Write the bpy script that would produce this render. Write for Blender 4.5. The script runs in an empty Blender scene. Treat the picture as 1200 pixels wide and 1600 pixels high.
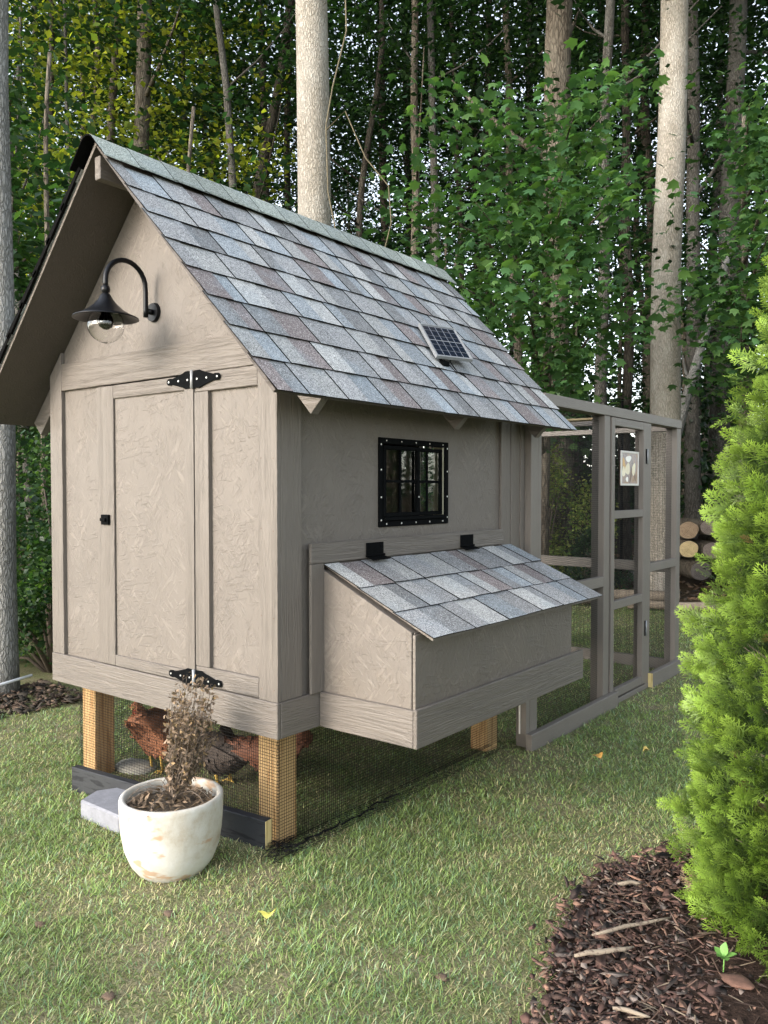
import bpy, bmesh, math, random
import numpy as np
from mathutils import Vector, Matrix, noise
R = math.radians
rnd = random.Random(7)
rng = np.random.default_rng(7)
scene = bpy.context.scene
COL = scene.collection

# ------------------------------------------------------------------ camera, sky, sun, exposure
cam_d = bpy.data.cameras.new('camera')
cam = bpy.data.objects.new('camera', cam_d)
COL.objects.link(cam)
cam.location = (2.163, -2.125, 1.407)
cam.rotation_euler = (R(90) - 0.0281, 0.0, 0.6631)
cam_d.sensor_fit = 'VERTICAL'
cam_d.sensor_height = 24.0
cam_d.lens = 24.0 * 1267.2 / 1600.0
cam_d.clip_start = 0.05
cam_d.clip_end = 2000
scene.camera = cam

SUN_EL, SUN_AZ = 21.0, 195.0          # azimuth measured clockwise from +Y
world = bpy.data.worlds.new("World")
scene.world = world
world.use_nodes = True
wn = world.node_tree
wn.nodes.clear()
w_out = wn.nodes.new('ShaderNodeOutputWorld')
w_bg = wn.nodes.new('ShaderNodeBackground')
sky = wn.nodes.new('ShaderNodeTexSky')
sky.sky_type = 'NISHITA'
sky.sun_disc = False
sky.sun_elevation = R(SUN_EL)
sky.sun_rotation = R(SUN_AZ)
sky.air_density = 1.0
sky.dust_density = 1.5
sky.ozone_density = 0.6
w_bg.inputs['Strength'].default_value = 0.15
w_hs = wn.nodes.new('ShaderNodeHueSaturation')      # thin white overcast veil over the blue
w_hs.inputs['Saturation'].default_value = 0.45
w_hs.inputs['Value'].default_value = 1.15
wn.links.new(sky.outputs['Color'], w_hs.inputs['Color'])
wn.links.new(w_hs.outputs['Color'], w_bg.inputs['Color'])
wn.links.new(w_bg.outputs['Background'], w_out.inputs['Surface'])

sun_d = bpy.data.lights.new('sun', 'SUN')
sun_d.energy = 0.5
sun_d.angle = R(17)
sun_d.color = (1.0, 0.91, 0.80)
sun = bpy.data.objects.new('sun', sun_d)
COL.objects.link(sun)
sd = Vector((math.sin(R(SUN_AZ)) * math.cos(R(SUN_EL)), math.cos(R(SUN_AZ)) * math.cos(R(SUN_EL)), math.sin(R(SUN_EL))))
sun.rotation_euler = sd.to_track_quat('Z', 'Y').to_euler()
sun.location = (-3, -10, 8)

scene.view_settings.view_transform = 'Standard'
scene.view_settings.look = 'None'
scene.view_settings.exposure = 1.93
scene.view_settings.gamma = 1.0
scene.view_settings.use_curve_mapping = False
scene.cycles.max_bounces = 6
scene.cycles.transparent_max_bounces = 8
scene.cycles.use_denoising = True

# ------------------------------------------------------------------ materials
class NT:
    def __init__(s, name):
        s.m = bpy.data.materials.new(name)
        s.m.use_nodes = True
        s.t = s.m.node_tree
        s.t.nodes.clear()
        s.out = s.n('OutputMaterial')
        s.p = s.n('BsdfPrincipled')
        s.l(s.p.outputs[0], s.out.inputs['Surface'])
    def n(s, k, **kw):
        x = s.t.nodes.new('ShaderNode' + k)
        for a, b in kw.items():
            setattr(x, a, b)
        return x
    def l(s, a, b):
        s.t.links.new(a, b)
    def coord(s, scale=(1, 1, 1), rot=(0, 0, 0), which='Object'):
        tc = s.n('TexCoord')
        mp = s.n('Mapping')
        mp.inputs['Scale'].default_value = scale
        mp.inputs['Rotation'].default_value = rot
        s.l(tc.outputs[which], mp.inputs['Vector'])
        return mp.outputs[0]
    def noise(s, vec, scale, detail=4, rough=0.55, dist=0.0):
        x = s.n('TexNoise')
        x.inputs['Scale'].default_value = scale
        x.inputs['Detail'].default_value = detail
        x.inputs['Roughness'].default_value = rough
        x.inputs['Distortion'].default_value = dist
        s.l(vec, x.inputs['Vector'])
        return x.outputs['Fac']
    def ramp(s, fac, stops):
        x = s.n('ValToRGB')
        cr = x.color_ramp
        while len(cr.elements) < len(stops):
            cr.elements.new(0.5)
        for e, (p, c) in zip(cr.elements, stops):
            e.position = p
            e.color = (c[0], c[1], c[2], 1) if not isinstance(c, (int, float)) else (c, c, c, 1)
        s.l(fac, x.inputs['Fac'])
        return x.outputs['Color']
    def mix(s, fac, a, b, mode='MIX'):
        x = s.n('Mix', data_type='RGBA', blend_type=mode)
        for sock, v in ((x.inputs[0], fac), (x.inputs[6], a), (x.inputs[7], b)):
            if isinstance(v, (int, float)):
                sock.default_value = v
            elif isinstance(v, tuple):
                sock.default_value = (v[0], v[1], v[2], 1)
            else:
                s.l(v, sock)
        return x.outputs[2]
    def math(s, op, a, b=0.0):
        x = s.n('Math', operation=op)
        for sock, v in ((x.inputs[0], a), (x.inputs[1], b)):
            if isinstance(v, (int, float)):
                sock.default_value = v
            else:
                s.l(v, sock)
        return x.outputs[0]
    def bump(s, h, strength=0.3, dist=0.01, prev=None):
        x = s.n('Bump')
        x.inputs['Strength'].default_value = strength
        x.inputs['Distance'].default_value = dist
        s.l(h, x.inputs['Height'])
        if prev is not None:
            s.l(prev, x.inputs['Normal'])
        return x.outputs[0]
    def done(s, color, rough=0.6, normal=None, metal=0.0, spec=0.5):
        if isinstance(color, tuple):
            s.p.inputs['Base Color'].default_value = (color[0], color[1], color[2], 1)
        else:
            s.l(color, s.p.inputs['Base Color'])
        if isinstance(rough, (int, float)):
            s.p.inputs['Roughness'].default_value = rough
        else:
            s.l(rough, s.p.inputs['Roughness'])
        s.p.inputs['Metallic'].default_value = metal
        s.p.inputs['Specular IOR Level'].default_value = spec
        if normal is not None:
            s.l(normal, s.p.inputs['Normal'])
        return s.m

PAINT = (0.143, 0.125, 0.109)

def mat_osb(name, axis):
    """painted strand board: flat strands in many directions; axis = normal of the face ('x','y')."""
    g = NT(name)
    h = None
    masks = []
    for i, a in enumerate((8, 52, 97, 141, 70, 115)):
        rot = (0, R(a), 0) if axis == 'y' else (R(a), 0, 0)
        sc = (10, 1, 62) if axis == 'y' else (1, 10, 62)
        v = g.coord((1, 1, 1), rot)
        mp = g.n('Mapping')
        mp.inputs['Scale'].default_value = sc
        mp.inputs['Location'].default_value = (i * 3.7, i * 1.3, i * 5.1)
        g.l(v, mp.inputs['Vector'])
        f = g.noise(mp.outputs[0], 1.0, 2.5, 0.6, 0.3)
        big = g.noise(g.coord((1, 1, 1), (i, i * 2, i)), 7.0 + i, 2)
        m = g.math('MULTIPLY', g.ramp(f, [(0.56, 0), (0.60, 1)]), g.ramp(big, [(0.46, 0), (0.54, 1)]))
        masks.append(m)
        h = m if h is None else g.math('ADD', h, g.math('MULTIPLY', m, 0.8 if i % 2 else -0.8))
    fine = g.noise(g.coord(), 160, 4, 0.7)
    mid = g.noise(g.coord(), 28, 4, 0.6)
    hh = g.math('ADD', g.math('ADD', h, g.math('MULTIPLY', fine, 0.6)), g.math('MULTIPLY', mid, 0.7))
    c = g.ramp(g.noise(g.coord(), 5, 5, 0.6), [(0.3, tuple(x * 0.93 for x in PAINT)), (0.7, tuple(x * 1.06 for x in PAINT))])
    sc = g.math('MULTIPLY', g.math('MAXIMUM', masks[1], masks[3]), g.ramp(g.noise(g.coord(), 3.5, 3), [(0.38, 0.1), (0.56, 0.85)]))
    c = g.mix(sc, c, tuple(x * 1.28 for x in PAINT))
    drt = g.ramp(g.noise(g.coord((3, 3, 1)), 2.2, 5, 0.7), [(0.52, 0), (0.75, 0.22)])
    c = g.mix(drt, c, (0.13, 0.11, 0.09))
    tc = g.n('TexCoord')
    sp_ = g.n('SeparateXYZ')
    g.l(tc.outputs['Object'], sp_.inputs[0])
    low = g.math('SUBTRACT', sp_.outputs['Z'], g.math('MULTIPLY', g.noise(g.coord(), 8, 5, .7), .5))
    c = g.mix(g.ramp(low, [(0.22, 0.3), (0.5, 0)]), c, (0.15, 0.12, 0.085))
    return g.done(c, 0.55, g.bump(hh, 0.7, 0.0020), spec=0.4)

def mat_board(name, axis, base=PAINT, strength=1.0):
    """painted trim board with embossed wavy cedar grain running along `axis`."""
    g = NT(name)
    sc = {'x': (1.6, 34, 34), 'y': (34, 1.6, 34), 'z': (34, 34, 1.6)}[axis]
    v = g.coord(sc)
    f = g.noise(v, 1.0, 3, 0.55, 1.2)
    bands = g.math('SINE', g.math('MULTIPLY', f, 46.0))
    fine = g.noise(g.coord(tuple(s * 4 for s in sc)), 1.0, 3, 0.6)
    speck = g.noise(g.coord(), 230, 3, 0.7)
    h = g.math('ADD', g.math('MULTIPLY', bands, 0.5), g.math('ADD', fine, g.math('MULTIPLY', speck, 0.5)))
    c = g.ramp(g.noise(g.coord(), 6, 4, 0.6), [(0.3, tuple(x * 0.94 for x in base)), (0.7, tuple(x * 1.05 for x in base))])
    c = g.mix(g.math('MULTIPLY', g.ramp(bands, [(0.0, 1), (0.25, 0)]), 0.12), c, tuple(x * 0.72 for x in base))
    return g.done(c, 0.5, g.bump(h, strength, 0.0012), spec=0.4)

def mat_wood(name, light, dark, axis='z', scale=1.0, rough=0.7, bump=0.4):
    g = NT(name)
    sc = {'x': (1.2, 30, 30), 'y': (30, 1.2, 30), 'z': (30, 30, 1.2)}[axis]
    sc = tuple(s * scale for s in sc)
    f = g.noise(g.coord(sc), 1.0, 4, 0.6, 0.8)
    b = g.math('SINE', g.math('MULTIPLY', f, 22.0))
    c = g.mix(g.ramp(b, [(0.0, 0), (1.0, 1)]), light, dark)
    c = g.mix(g.ramp(g.noise(g.coord(), 9, 4), [(0.55, 0), (0.75, 0.6)]), c, dark)
    return g.done(c, rough, g.bump(f, bump, 0.002), spec=0.3)

def mat_plain(name, color, rough=0.5, metal=0.0, var=0.12, nscale=20, bump=0.0, spec=0.5):
    g = NT(name)
    f = g.noise(g.coord(), nscale, 5, 0.65)
    c = g.ramp(f, [(0.3, tuple(max(0, x * (1 - var)) for x in color)), (0.7, tuple(min(1, x * (1 + var)) for x in color))])
    nb = g.bump(g.noise(g.coord(), nscale * 6, 4, 0.7), bump, 0.003) if bump else None
    return g.done(c, rough, nb, metal, spec)

def mat_shingle(name, base):
    g = NT(name)
    gran = g.n('TexVoronoi')
    gran.inputs['Scale'].default_value = 420
    g.l(g.coord(), gran.inputs['Vector'])
    gr = g.n('SeparateColor')
    g.l(gran.outputs['Color'], gr.inputs[0])
    c = g.ramp(gr.outputs[0], [(0.0, tuple(x * 0.25 for x in base)), (0.3, tuple(x * 0.7 for x in base)), (0.65, base), (0.92, tuple(min(.8, x * 1.6) for x in base)), (1.0, (0.75, 0.75, 0.73))])
    blue = g.ramp(g.noise(g.coord(), 5.5, 3), [(0.5, 0), (0.7, 0.2)])
    c = g.mix(blue, c, (0.33, 0.42, 0.49), 'MIX')
    oi = g.n('ObjectInfo')
    tone = g.ramp(oi.outputs['Random'], [(0.0, (0.8, 0.8, 0.8)), (1.0, (1.12, 1.12, 1.12))])
    c = g.mix(1.0, c, tone, 'MULTIPLY')
    wear = g.ramp(g.noise(g.coord(), 60, 5, 0.8), [(0.35, 0.75), (0.6, 1.05)])
    c = g.mix(1.0, c, wear, 'MULTIPLY')
    return g.done(c, 0.92, g.bump(gr.outputs[1], 0.6, 0.0012), spec=0.2)

def mat_leaf(name, trans=0.35, rough=0.5, gain=1.0):
    g = NT(name)
    a = g.n('Attribute')
    a.attribute_name = 'col'
    c = g.mix(1.0, a.outputs['Color'], (gain, gain, gain), 'MULTIPLY')
    g.done(c, rough, spec=0.4)
    tr = g.n('BsdfTranslucent')
    g.l(g.mix(1.0, c, (1.5, 1.6, 0.7), 'MULTIPLY'), tr.inputs['Color'])
    mx = g.n('MixShader')
    mx.inputs[0].default_value = trans
    g.l(g.p.outputs[0], mx.inputs[1])
    g.l(tr.outputs[0], mx.inputs[2])
    g.l(mx.outputs[0], g.out.inputs['Surface'])
    return g.m

def mat_bark(name, light, dark, vs=1.0, patch=(0.42, 0.40, 0.36), amount=0.4):
    g = NT(name)
    v = g.coord((26 * vs, 26 * vs, 7 * vs))
    vo = g.n('TexVoronoi', feature='DISTANCE_TO_EDGE')
    vo.inputs['Scale'].default_value = 1.0
    wob = g.n('Mapping')
    nz = g.n('TexNoise')
    nz.inputs['Scale'].default_value = 0.7
    nz.inputs['Detail'].default_value = 4
    g.l(v, nz.inputs['Vector'])
    add = g.n('VectorMath', operation='MULTIPLY_ADD')
    g.l(nz.outputs['Color'], add.inputs[0])
    add.inputs[1].default_value = (1.6, 1.6, 1.6)
    g.l(v, add.inputs[2])
    g.l(add.outputs[0], vo.inputs['Vector'])
    fis = g.ramp(vo.outputs['Distance'], [(0.0, 0), (0.22, 1)])
    fine = g.noise(g.coord((60 * vs, 60 * vs, 22 * vs)), 1.0, 5, 0.7)
    c = g.mix(fis, dark, light)
    c = g.mix(g.ramp(fine, [(0.35, 0.55), (0.6, 0)]), c, dark)
    pt = g.ramp(g.noise(g.coord((2.5, 2.5, 1.1)), 1.2, 5, 0.7), [(0.45, 0), (0.65, amount)])
    c = g.mix(pt, c, patch)
    h = g.math('ADD', fis, g.math('MULTIPLY', fine, 0.8))
    return g.done(c, 0.9, g.bump(h, 0.9, 0.012), spec=0.15)

M = {}
M['osb_y'] = mat_osb('painted_strand_board_front', 'y')
M['osb_x'] = mat_osb('painted_strand_board_side', 'x')
M['bx'] = mat_board('painted_trim_x', 'x')
M['by'] = mat_board('painted_trim_y', 'y')
M['bz'] = mat_board('painted_trim_z', 'z')
RUNP = (0.165, 0.146, 0.128)
M['run_y'] = mat_board('run_paint_y', 'y', RUNP, 0.35)
M['run_x'] = mat_board('run_paint_x', 'x', RUNP, 0.35)
M['run_z'] = mat_board('run_paint_z', 'z', RUNP, 0.35)
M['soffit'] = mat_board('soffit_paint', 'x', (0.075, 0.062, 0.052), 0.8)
M['pine'] = mat_wood('treated_pine', (0.52, 0.34, 0.16), (0.33, 0.185, 0.075), 'z')
M['pine_x'] = mat_wood('pale_pine', (0.66, 0.52, 0.30), (0.5, 0.36, 0.18), 'x')
M['raw'] = mat_wood('raw_white_pine', (0.85, 0.78, 0.58), (0.74, 0.64, 0.42), 'z')
M['cut_end'] = mat_wood('cut_board_end', (0.62, 0.50, 0.24), (0.42, 0.32, 0.13), 'z', 1.5)
M['black_board'] = mat_wood('black_stained_board', (0.03, 0.032, 0.036), (0.010, 0.011, 0.014), 'x', 1.0, 0.6)
M['black'] = mat_plain('black_powder_coat', (0.004, 0.0045, 0.005), 0.75, 0.0, 0.2, 40, 0, 0.03)
M['lampblack'] = mat_plain('lamp_black_metal', (0.004, 0.0045, 0.006), 0.35, 0.0, 0.2, 30, 0, 0.25)
M['wire'] = mat_plain('black_vinyl_wire', (0.006, 0.006, 0.0065), 0.6, spec=0.2)
M['screw'] = mat_plain('screw_head', (0.62, 0.62, 0.6), 0.35, 0.4)
M['white'] = mat_plain('white_plastic', (0.78, 0.79, 0.8), 0.4)
M['steel'] = mat_plain('anodised_aluminium', (0.30, 0.31, 0.32), 0.45, 0.3)
M['nail'] = mat_plain('nail_head', (0.12, 0.085, 0.06), .6)
M['caulk'] = mat_plain('bare_white_primer', (0.62, 0.6, 0.56), 0.6)

def glass_mat(name, rough=0.0, col=(1, 1, 1)):
    g = NT(name)
    g.p.inputs['Base Color'].default_value = (*col, 1)
    g.p.inputs['Roughness'].default_value = rough
    g.p.inputs['Transmission Weight'].default_value = 1.0
    g.p.inputs['IOR'].default_value = 1.45
    return g.m
M['pane'] = glass_mat('window_glass', 0.02, (0.8, 0.85, 0.85))
M['bulbglass'] = glass_mat('bulb_glass')

SH = {
 'grey': mat_shingle('shingle_grey', (0.355, 0.36, 0.368)),
 'light': mat_shingle('shingle_light', (0.45, 0.455, 0.45)),
 'blue': mat_shingle('shingle_blue_grey', (0.335, 0.37, 0.40)),
 'mauve': mat_shingle('shingle_mauve', (0.262, 0.228, 0.226)),
 'dark': mat_shingle('shingle_dark', (0.262, 0.268, 0.275)),
 'cap': mat_shingle('shingle_ridge', (0.36, 0.40, 0.365)),
}
M['asphalt'] = mat_plain('shingle_asphalt_edge', (0.005, 0.005, 0.005), 1.0, 0, 0.3, 60, 0.4, 0.05)

# ------------------------------------------------------------------ helpers
def tag(o, label=None, cat=None, group=None, kind=None):
    if label: o['label'] = label
    if cat: o['category'] = cat
    if group: o['group'] = group
    if kind: o['kind'] = kind
    return o

def thing(name, loc, label, cat, group=None):
    o = bpy.data.objects.new(name, None)
    o.empty_display_size = 0.1
    COL.objects.link(o)
    o.location = loc
    return tag(o, label, cat, group)

def origin_of(o):
    v = Vector((0, 0, 0))
    while o is not None:
        v += o.location
        o = o.parent
    return v

def link_mesh(name, me, mat, parent=None, mats=None):
    for m in (mats or [mat]):
        me.materials.append(m)
    o = bpy.data.objects.new(name, me)
    COL.objects.link(o)
    if parent is not None:
        o.parent = parent
    return o

def build(name, bm, mat, parent=None, smooth=False, mats=None, world=True):
    """bm is in world coordinates; the object keeps the world position under its (unrotated) parent."""
    if parent is not None and world:
        bmesh.ops.translate(bm, verts=bm.verts, vec=-origin_of(parent))
    me = bpy.data.meshes.new(name)
    bm.to_mesh(me)
    bm.free()
    if smooth:
        me.polygons.foreach_set('use_smooth', [True] * len(me.polygons))
    return link_mesh(name, me, mat, parent, mats)

def recenter(o):
    """move the origin of a finished top-level mesh to its base centre"""
    me = o.data
    n = len(me.vertices)
    co = np.empty(n * 3, np.float32)
    me.vertices.foreach_get('co', co)
    co = co.reshape(-1, 3)
    c = np.array([(co[:, 0].min() + co[:, 0].max()) / 2, (co[:, 1].min() + co[:, 1].max()) / 2, co[:, 2].min()], np.float32)
    me.vertices.foreach_set('co', (co - c).ravel())
    me.update()
    o.location = Vector(o.location) + Vector([float(x) for x in c])
    return o

def bm_box(lo, hi, bev=0.0, bm=None, mtx=None):
    b2 = bmesh.new()
    bmesh.ops.create_cube(b2, size=1)
    c = [(lo[i] + hi[i]) / 2 for i in range(3)]
    s = [abs(hi[i] - lo[i]) for i in range(3)]
    for v in b2.verts:
        v.co = Vector([c[i] + v.co[i] * s[i] for i in range(3)])
    if bev > 0:
        bmesh.ops.bevel(b2, geom=list(b2.edges), offset=min(bev, min(s) * 0.3), segments=1, affect='EDGES')
    if mtx is not None:
        bmesh.ops.transform(b2, matrix=mtx, verts=b2.verts)
    if bm is None:
        return b2
    merge(bm, b2)
    return bm

def merge(bm, b2):
    me = bpy.data.meshes.new('tmp')
    b2.to_mesh(me)
    b2.free()
    bm.from_mesh(me)
    bpy.data.meshes.remove(me)

def board(name, lo, hi, mat, parent, bev=0.0025):
    return build(name, bm_box(lo, hi, bev), mat, parent)

def bm_prism(pts, d, bev=0.0, bm=None):
    """extrude a planar polygon (world points) along vector d"""
    b2 = bmesh.new()
    vs = [b2.verts.new(p) for p in pts]
    f = b2.faces.new(vs)
    r = bmesh.ops.extrude_face_region(b2, geom=[f])
    bmesh.ops.translate(b2, verts=[v for v in r['geom'] if isinstance(v, bmesh.types.BMVert)], vec=d)
    bmesh.ops.recalc_face_normals(b2, faces=b2.faces)
    if bev:
        bmesh.ops.bevel(b2, geom=list(b2.edges), offset=bev, segments=1, affect='EDGES')
    if bm is None:
        return b2
    merge(bm, b2)
    return bm

def tube_arrays(path, radii, n=8, cap=True):
    path = [Vector(p) for p in path]
    V, F = [], []
    up = Vector((0, 0, 1))
    prev = None
    for i, p in enumerate(path):
        t = (path[min(i + 1, len(path) - 1)] - path[max(i - 1, 0)]).normalized()
        if prev is None:
            a = t.orthogonal().normalized()
        else:
            a = (prev - t * prev.dot(t)).normalized()
        prev = a
        b = t.cross(a)
        r = radii[i] if isinstance(radii, (list, tuple)) else radii
        for k in range(n):
            an = 2 * math.pi * k / n
            V.append(p + (a * math.cos(an) + b * math.sin(an)) * r)
    for i in range(len(path) - 1):
        for k in range(n):
            F.append((i * n + k, i * n + (k + 1) % n, (i + 1) * n + (k + 1) % n, (i + 1) * n + k))
    if cap:
        F.append(tuple(range(n))[::-1])
        F.append(tuple((len(path) - 1) * n + k for k in range(n)))
    return V, F

def bm_add(bm, V, F):
    vs = [bm.verts.new(v) for v in V]
    for f in F:
        try:
            bm.faces.new([vs[i] for i in f])
        except ValueError:
            pass
    return bm

def bm_tube(path, r, n=8, bm=None, cap=True):
    bm = bm or bmesh.new()
    V, F = tube_arrays(path, r, n, cap)
    return bm_add(bm, V, F)

def bm_lathe(prof, c, n=32, bm=None, wob=0.0):
    bm = bm or bmesh.new()
    rings = []
    for r, z in prof:
        rings.append([bm.verts.new((c[0] + max(r, 1e-4) * math.cos(2 * math.pi * k / n) * (1 + wob * noise.noise((k * .4, z * 9, 1))),
                                    c[1] + max(r, 1e-4) * math.sin(2 * math.pi * k / n) * (1 + wob * noise.noise((k * .4, z * 9, 5))), c[2] + z)) for k in range(n)])
    for a, b in zip(rings, rings[1:]):
        for k in range(n):
            bm.faces.new((a[k], a[(k + 1) % n], b[(k + 1) % n], b[k]))
    return bm

def np_mesh(name, verts, faces, mat, parent=None, cols=None, smooth=False, mats=None, fmat=None):
    """faces: (F,k) int array, constant k. cols: (V,3) linear colours -> attribute 'col'"""
    me = bpy.data.meshes.new(name)
    nv = len(verts)
    nf, k = faces.shape
    me.vertices.add(nv)
    me.vertices.foreach_set('co', np.ascontiguousarray(verts, np.float32).ravel())
    me.loops.add(nf * k)
    me.polygons.add(nf)
    me.loops.foreach_set('vertex_index', np.ascontiguousarray(faces, np.int32).ravel())
    me.polygons.foreach_set('loop_start', np.arange(0, nf * k, k, dtype=np.int32))
    me.polygons.foreach_set('loop_total', np.full(nf, k, np.int32))
    if smooth:
        me.polygons.foreach_set('use_smooth', np.ones(nf, bool))
    if cols is not None:
        at = me.attributes.new('col', 'FLOAT_COLOR', 'POINT')
        c4 = np.ones((nv, 4), np.float32)
        c4[:, :3] = cols
        at.data.foreach_set('color', c4.ravel())
    if fmat is not None:
        me.polygons.foreach_set('material_index', fmat.astype(np.int32))
    me.update(calc_edges=True)
    me.validate()
    return link_mesh(name, me, mat, parent, mats)

def frames_from(nrm, spin):
    """orthonormal frames (N,3,3): columns = tangent, bitangent, normal"""
    nrm = nrm / np.linalg.norm(nrm, axis=1, keepdims=True)
    ref = np.where(np.abs(nrm[:, 2:3]) > 0.95, np.array([[1., 0, 0]]), np.array([[0, 0, 1.]]))
    a = np.cross(ref, nrm)
    a /= np.linalg.norm(a, axis=1, keepdims=True)
    b = np.cross(nrm, a)
    c, s = np.cos(spin)[:, None], np.sin(spin)[:, None]
    return np.stack([a * c + b * s, b * c - a * s, nrm], axis=2)

def scatter(tv, tf, pos, frames, scale):
    """instances of template (K,3),(F,k) -> verts, faces"""
    N, K = len(pos), len(tv)
    v = np.einsum('nij,kj->nki', frames, tv) * scale.reshape(N, 1, -1) + pos[:, None, :]
    f = tf[None] + (np.arange(N) * K)[:, None, None]
    return v.reshape(-1, 3), f.reshape(-1, tf.shape[1])

def wire_grid(name, o, u, v, lu, lv, cell, th, parent, mat=None, wobble=0.0):
    """square wire mesh: origin o, unit dirs u (length lu) and v (length lv); wires are square bars"""
    o, u, v = Vector(o), Vector(u).normalized(), Vector(v).normalized()
    n = u.cross(v).normalized()
    V, F = [], []
    def bar(a, b, w, off):
        i = len(V)
        t = (b - a).normalized()
        s = t.cross(n)
        for p in (a, b):
            for q in (s * w + n * (w + off), -s * w + n * (w + off), -s * w + n * (off - w), s * w + n * (off - w)):
                V.append(p + q)
        for k in range(4):
            F.append((i + k, i + (k + 1) % 4, i + 4 + (k + 1) % 4, i + 4 + k))
    h = th / 2
    for i in range(int(lu / cell) + 1):
        w = rnd.uniform(-wobble, wobble)
        bar(o + u * (i * cell), o + u * (i * cell + w) + v * lv, h, 0)
    for j in range(int(lv / cell) + 1):
        w = rnd.uniform(-wobble, wobble)
        bar(o + v * (j * cell), o + v * (j * cell + w) + u * lu, h, h * 1.2)
    base = origin_of(parent) if parent else Vector((0, 0, 0))
    V = np.array([list(p - base) for p in V])
    ob = np_mesh(name, V, np.array(F), mat or M['wire'], parent)
    ob['kind'] = 'stuff'
    return ob

# ------------------------------------------------------------------ ground
def gz(x, y):
    """height of the lawn: falls a few centimetres behind the coop"""
    t = min(max((y - 0.3) / 2.2, 0), 1)
    return -0.045 * t * t * (3 - 2 * t)

def gzv(x, y):
    t = np.clip((y - 0.3) / 2.2, 0, 1)
    return -0.045 * t * t * (3 - 2 * t)

def smat_ground():
    g = NT('lawn_soil')
    big = g.noise(g.coord(), 0.9, 5, 0.6)
    mid = g.noise(g.coord(), 6, 5, 0.7)
    fin = g.noise(g.coord(), 90, 4, 0.7)
    c = g.ramp(fin, [(0.3, (0.07, 0.09, 0.035)), (0.5, (0.15, 0.17, 0.07)), (0.7, (0.3, 0.27, 0.16))])
    c2 = g.ramp(fin, [(0.3, (0.13, 0.11, 0.07)), (0.7, (0.40, 0.34, 0.23))])
    m = g.ramp(g.math('ADD', g.math('MULTIPLY', big, 0.6), g.math('MULTIPLY', mid, 0.4)), [(0.46, 0), (0.6, 0.8)])
    c = g.mix(m, c, c2)
    # forest floor beyond the lawn
    geo = g.n('NewGeometry')
    sep = g.n('SeparateXYZ')
    g.l(geo.outputs['Position'], sep.inputs[0])
    far = g.math('ADD', g.math('ADD', sep.outputs['Y'], g.math('MULTIPLY', sep.outputs['X'], -0.45)), g.math('MULTIPLY', mid, 1.2))
    fm = g.ramp(g.math('MULTIPLY', far, 0.05), [(0.42, 0), (0.47, 1)])
    lit = g.ramp(g.noise(g.coord(), 30, 5, 0.7), [(0.35, (0.03, 0.022, 0.013)), (0.65, (0.11, 0.075, 0.045))])
    c = g.mix(fm, c, lit)
    return g.done(c, 0.95, g.bump(fin, 0.7, 0.02), spec=0.1)
M['ground'] = smat_ground()
bm = bmesh.new()
xs = [-300, -120, -60, -30, -18, -12, -9] + [x * 0.5 for x in range(-14, 13)] + [8, 12, 30, 120, 300]
ys = [-300, -100, -30, -10, -6, -4] + [y * 0.4 for y in range(-7, 31)] + [16, 24, 40, 90, 300]
grid = [[bm.verts.new((x, y, gz(x, y))) for x in xs] for y in ys]
for j in range(len(ys) - 1):
    for i in range(len(xs) - 1):
        bm.faces.new((grid[j][i], grid[j][i + 1], grid[j + 1][i + 1], grid[j + 1][i]))
tag(build('ground', bm, M['ground'], smooth=True), kind='structure')

# mulch bed under the thuja
BED = [(1.30, -0.9), (1.24, -0.55), (1.205, -0.214), (1.129, -0.026), (1.05, 0.2), (0.99, 0.472), (1.013, 0.728), (1.12, 0.93), (1.4, 1.35), (1.9, 1.7),
       (2.5, 1.7), (2.75, 1.1), (2.6, 0.3), (2.35, -0.4), (2.2, -0.9)]
BEDN = np.array(BED)
def in_poly(x, y, poly=BEDN):
    inside = np.zeros(np.shape(x), bool)
    n = len(poly)
    for i in range(n):
        x1, y1 = poly[i]
        x2, y2 = poly[(i + 1) % n]
        c = ((y1 > y) != (y2 > y)) & (x < (x2 - x1) * (y - y1) / ((y2 - y1) if y2 != y1 else 1e-9) + x1)
        inside ^= c
    return inside
g = NT('dark_mulch_soil')
c = g.ramp(g.noise(g.coord(), 55, 5, 0.75), [(0.3, (0.012, 0.008, 0.006)), (0.55, (0.05, 0.032, 0.025)), (0.8, (0.13, 0.085, 0.06))])
M['bed'] = g.done(c, 0.95, g.bump(g.noise(g.coord(), 70, 5, 0.7), 1.0, 0.02), spec=0.1)
bm = bmesh.new()
ring = []
for i, (x, y) in enumerate(BED):
    x2, y2 = BED[(i + 1) % len(BED)]
    for t in (0, .25, .5, .75):
        ax, ay = x + (x2 - x) * t, y + (y2 - y) * t
        k = 0.05 * noise.noise((ax * 7, ay * 7, 0))
        ring.append((ax + k, ay + k))
cx, cy = 1.85, 0.4
rr = []
for s, z in ((1.0, 0.004), (0.93, 0.014), (0.7, 0.03), (0.35, 0.045)):
    rr.append([bm.verts.new((cx + (x - cx) * s, cy + (y - cy) * s, z)) for x, y in ring])
for a, b in zip(rr, rr[1:]):
    for k in range(len(ring)):
        bm.faces.new((a[k], a[(k + 1) % len(ring)], b[(k + 1) % len(ring)], b[k]))
bm.faces.new(rr[-1])
tag(build('mulch_bed', bm, M['bed'], smooth=True), kind='structure')

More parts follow.
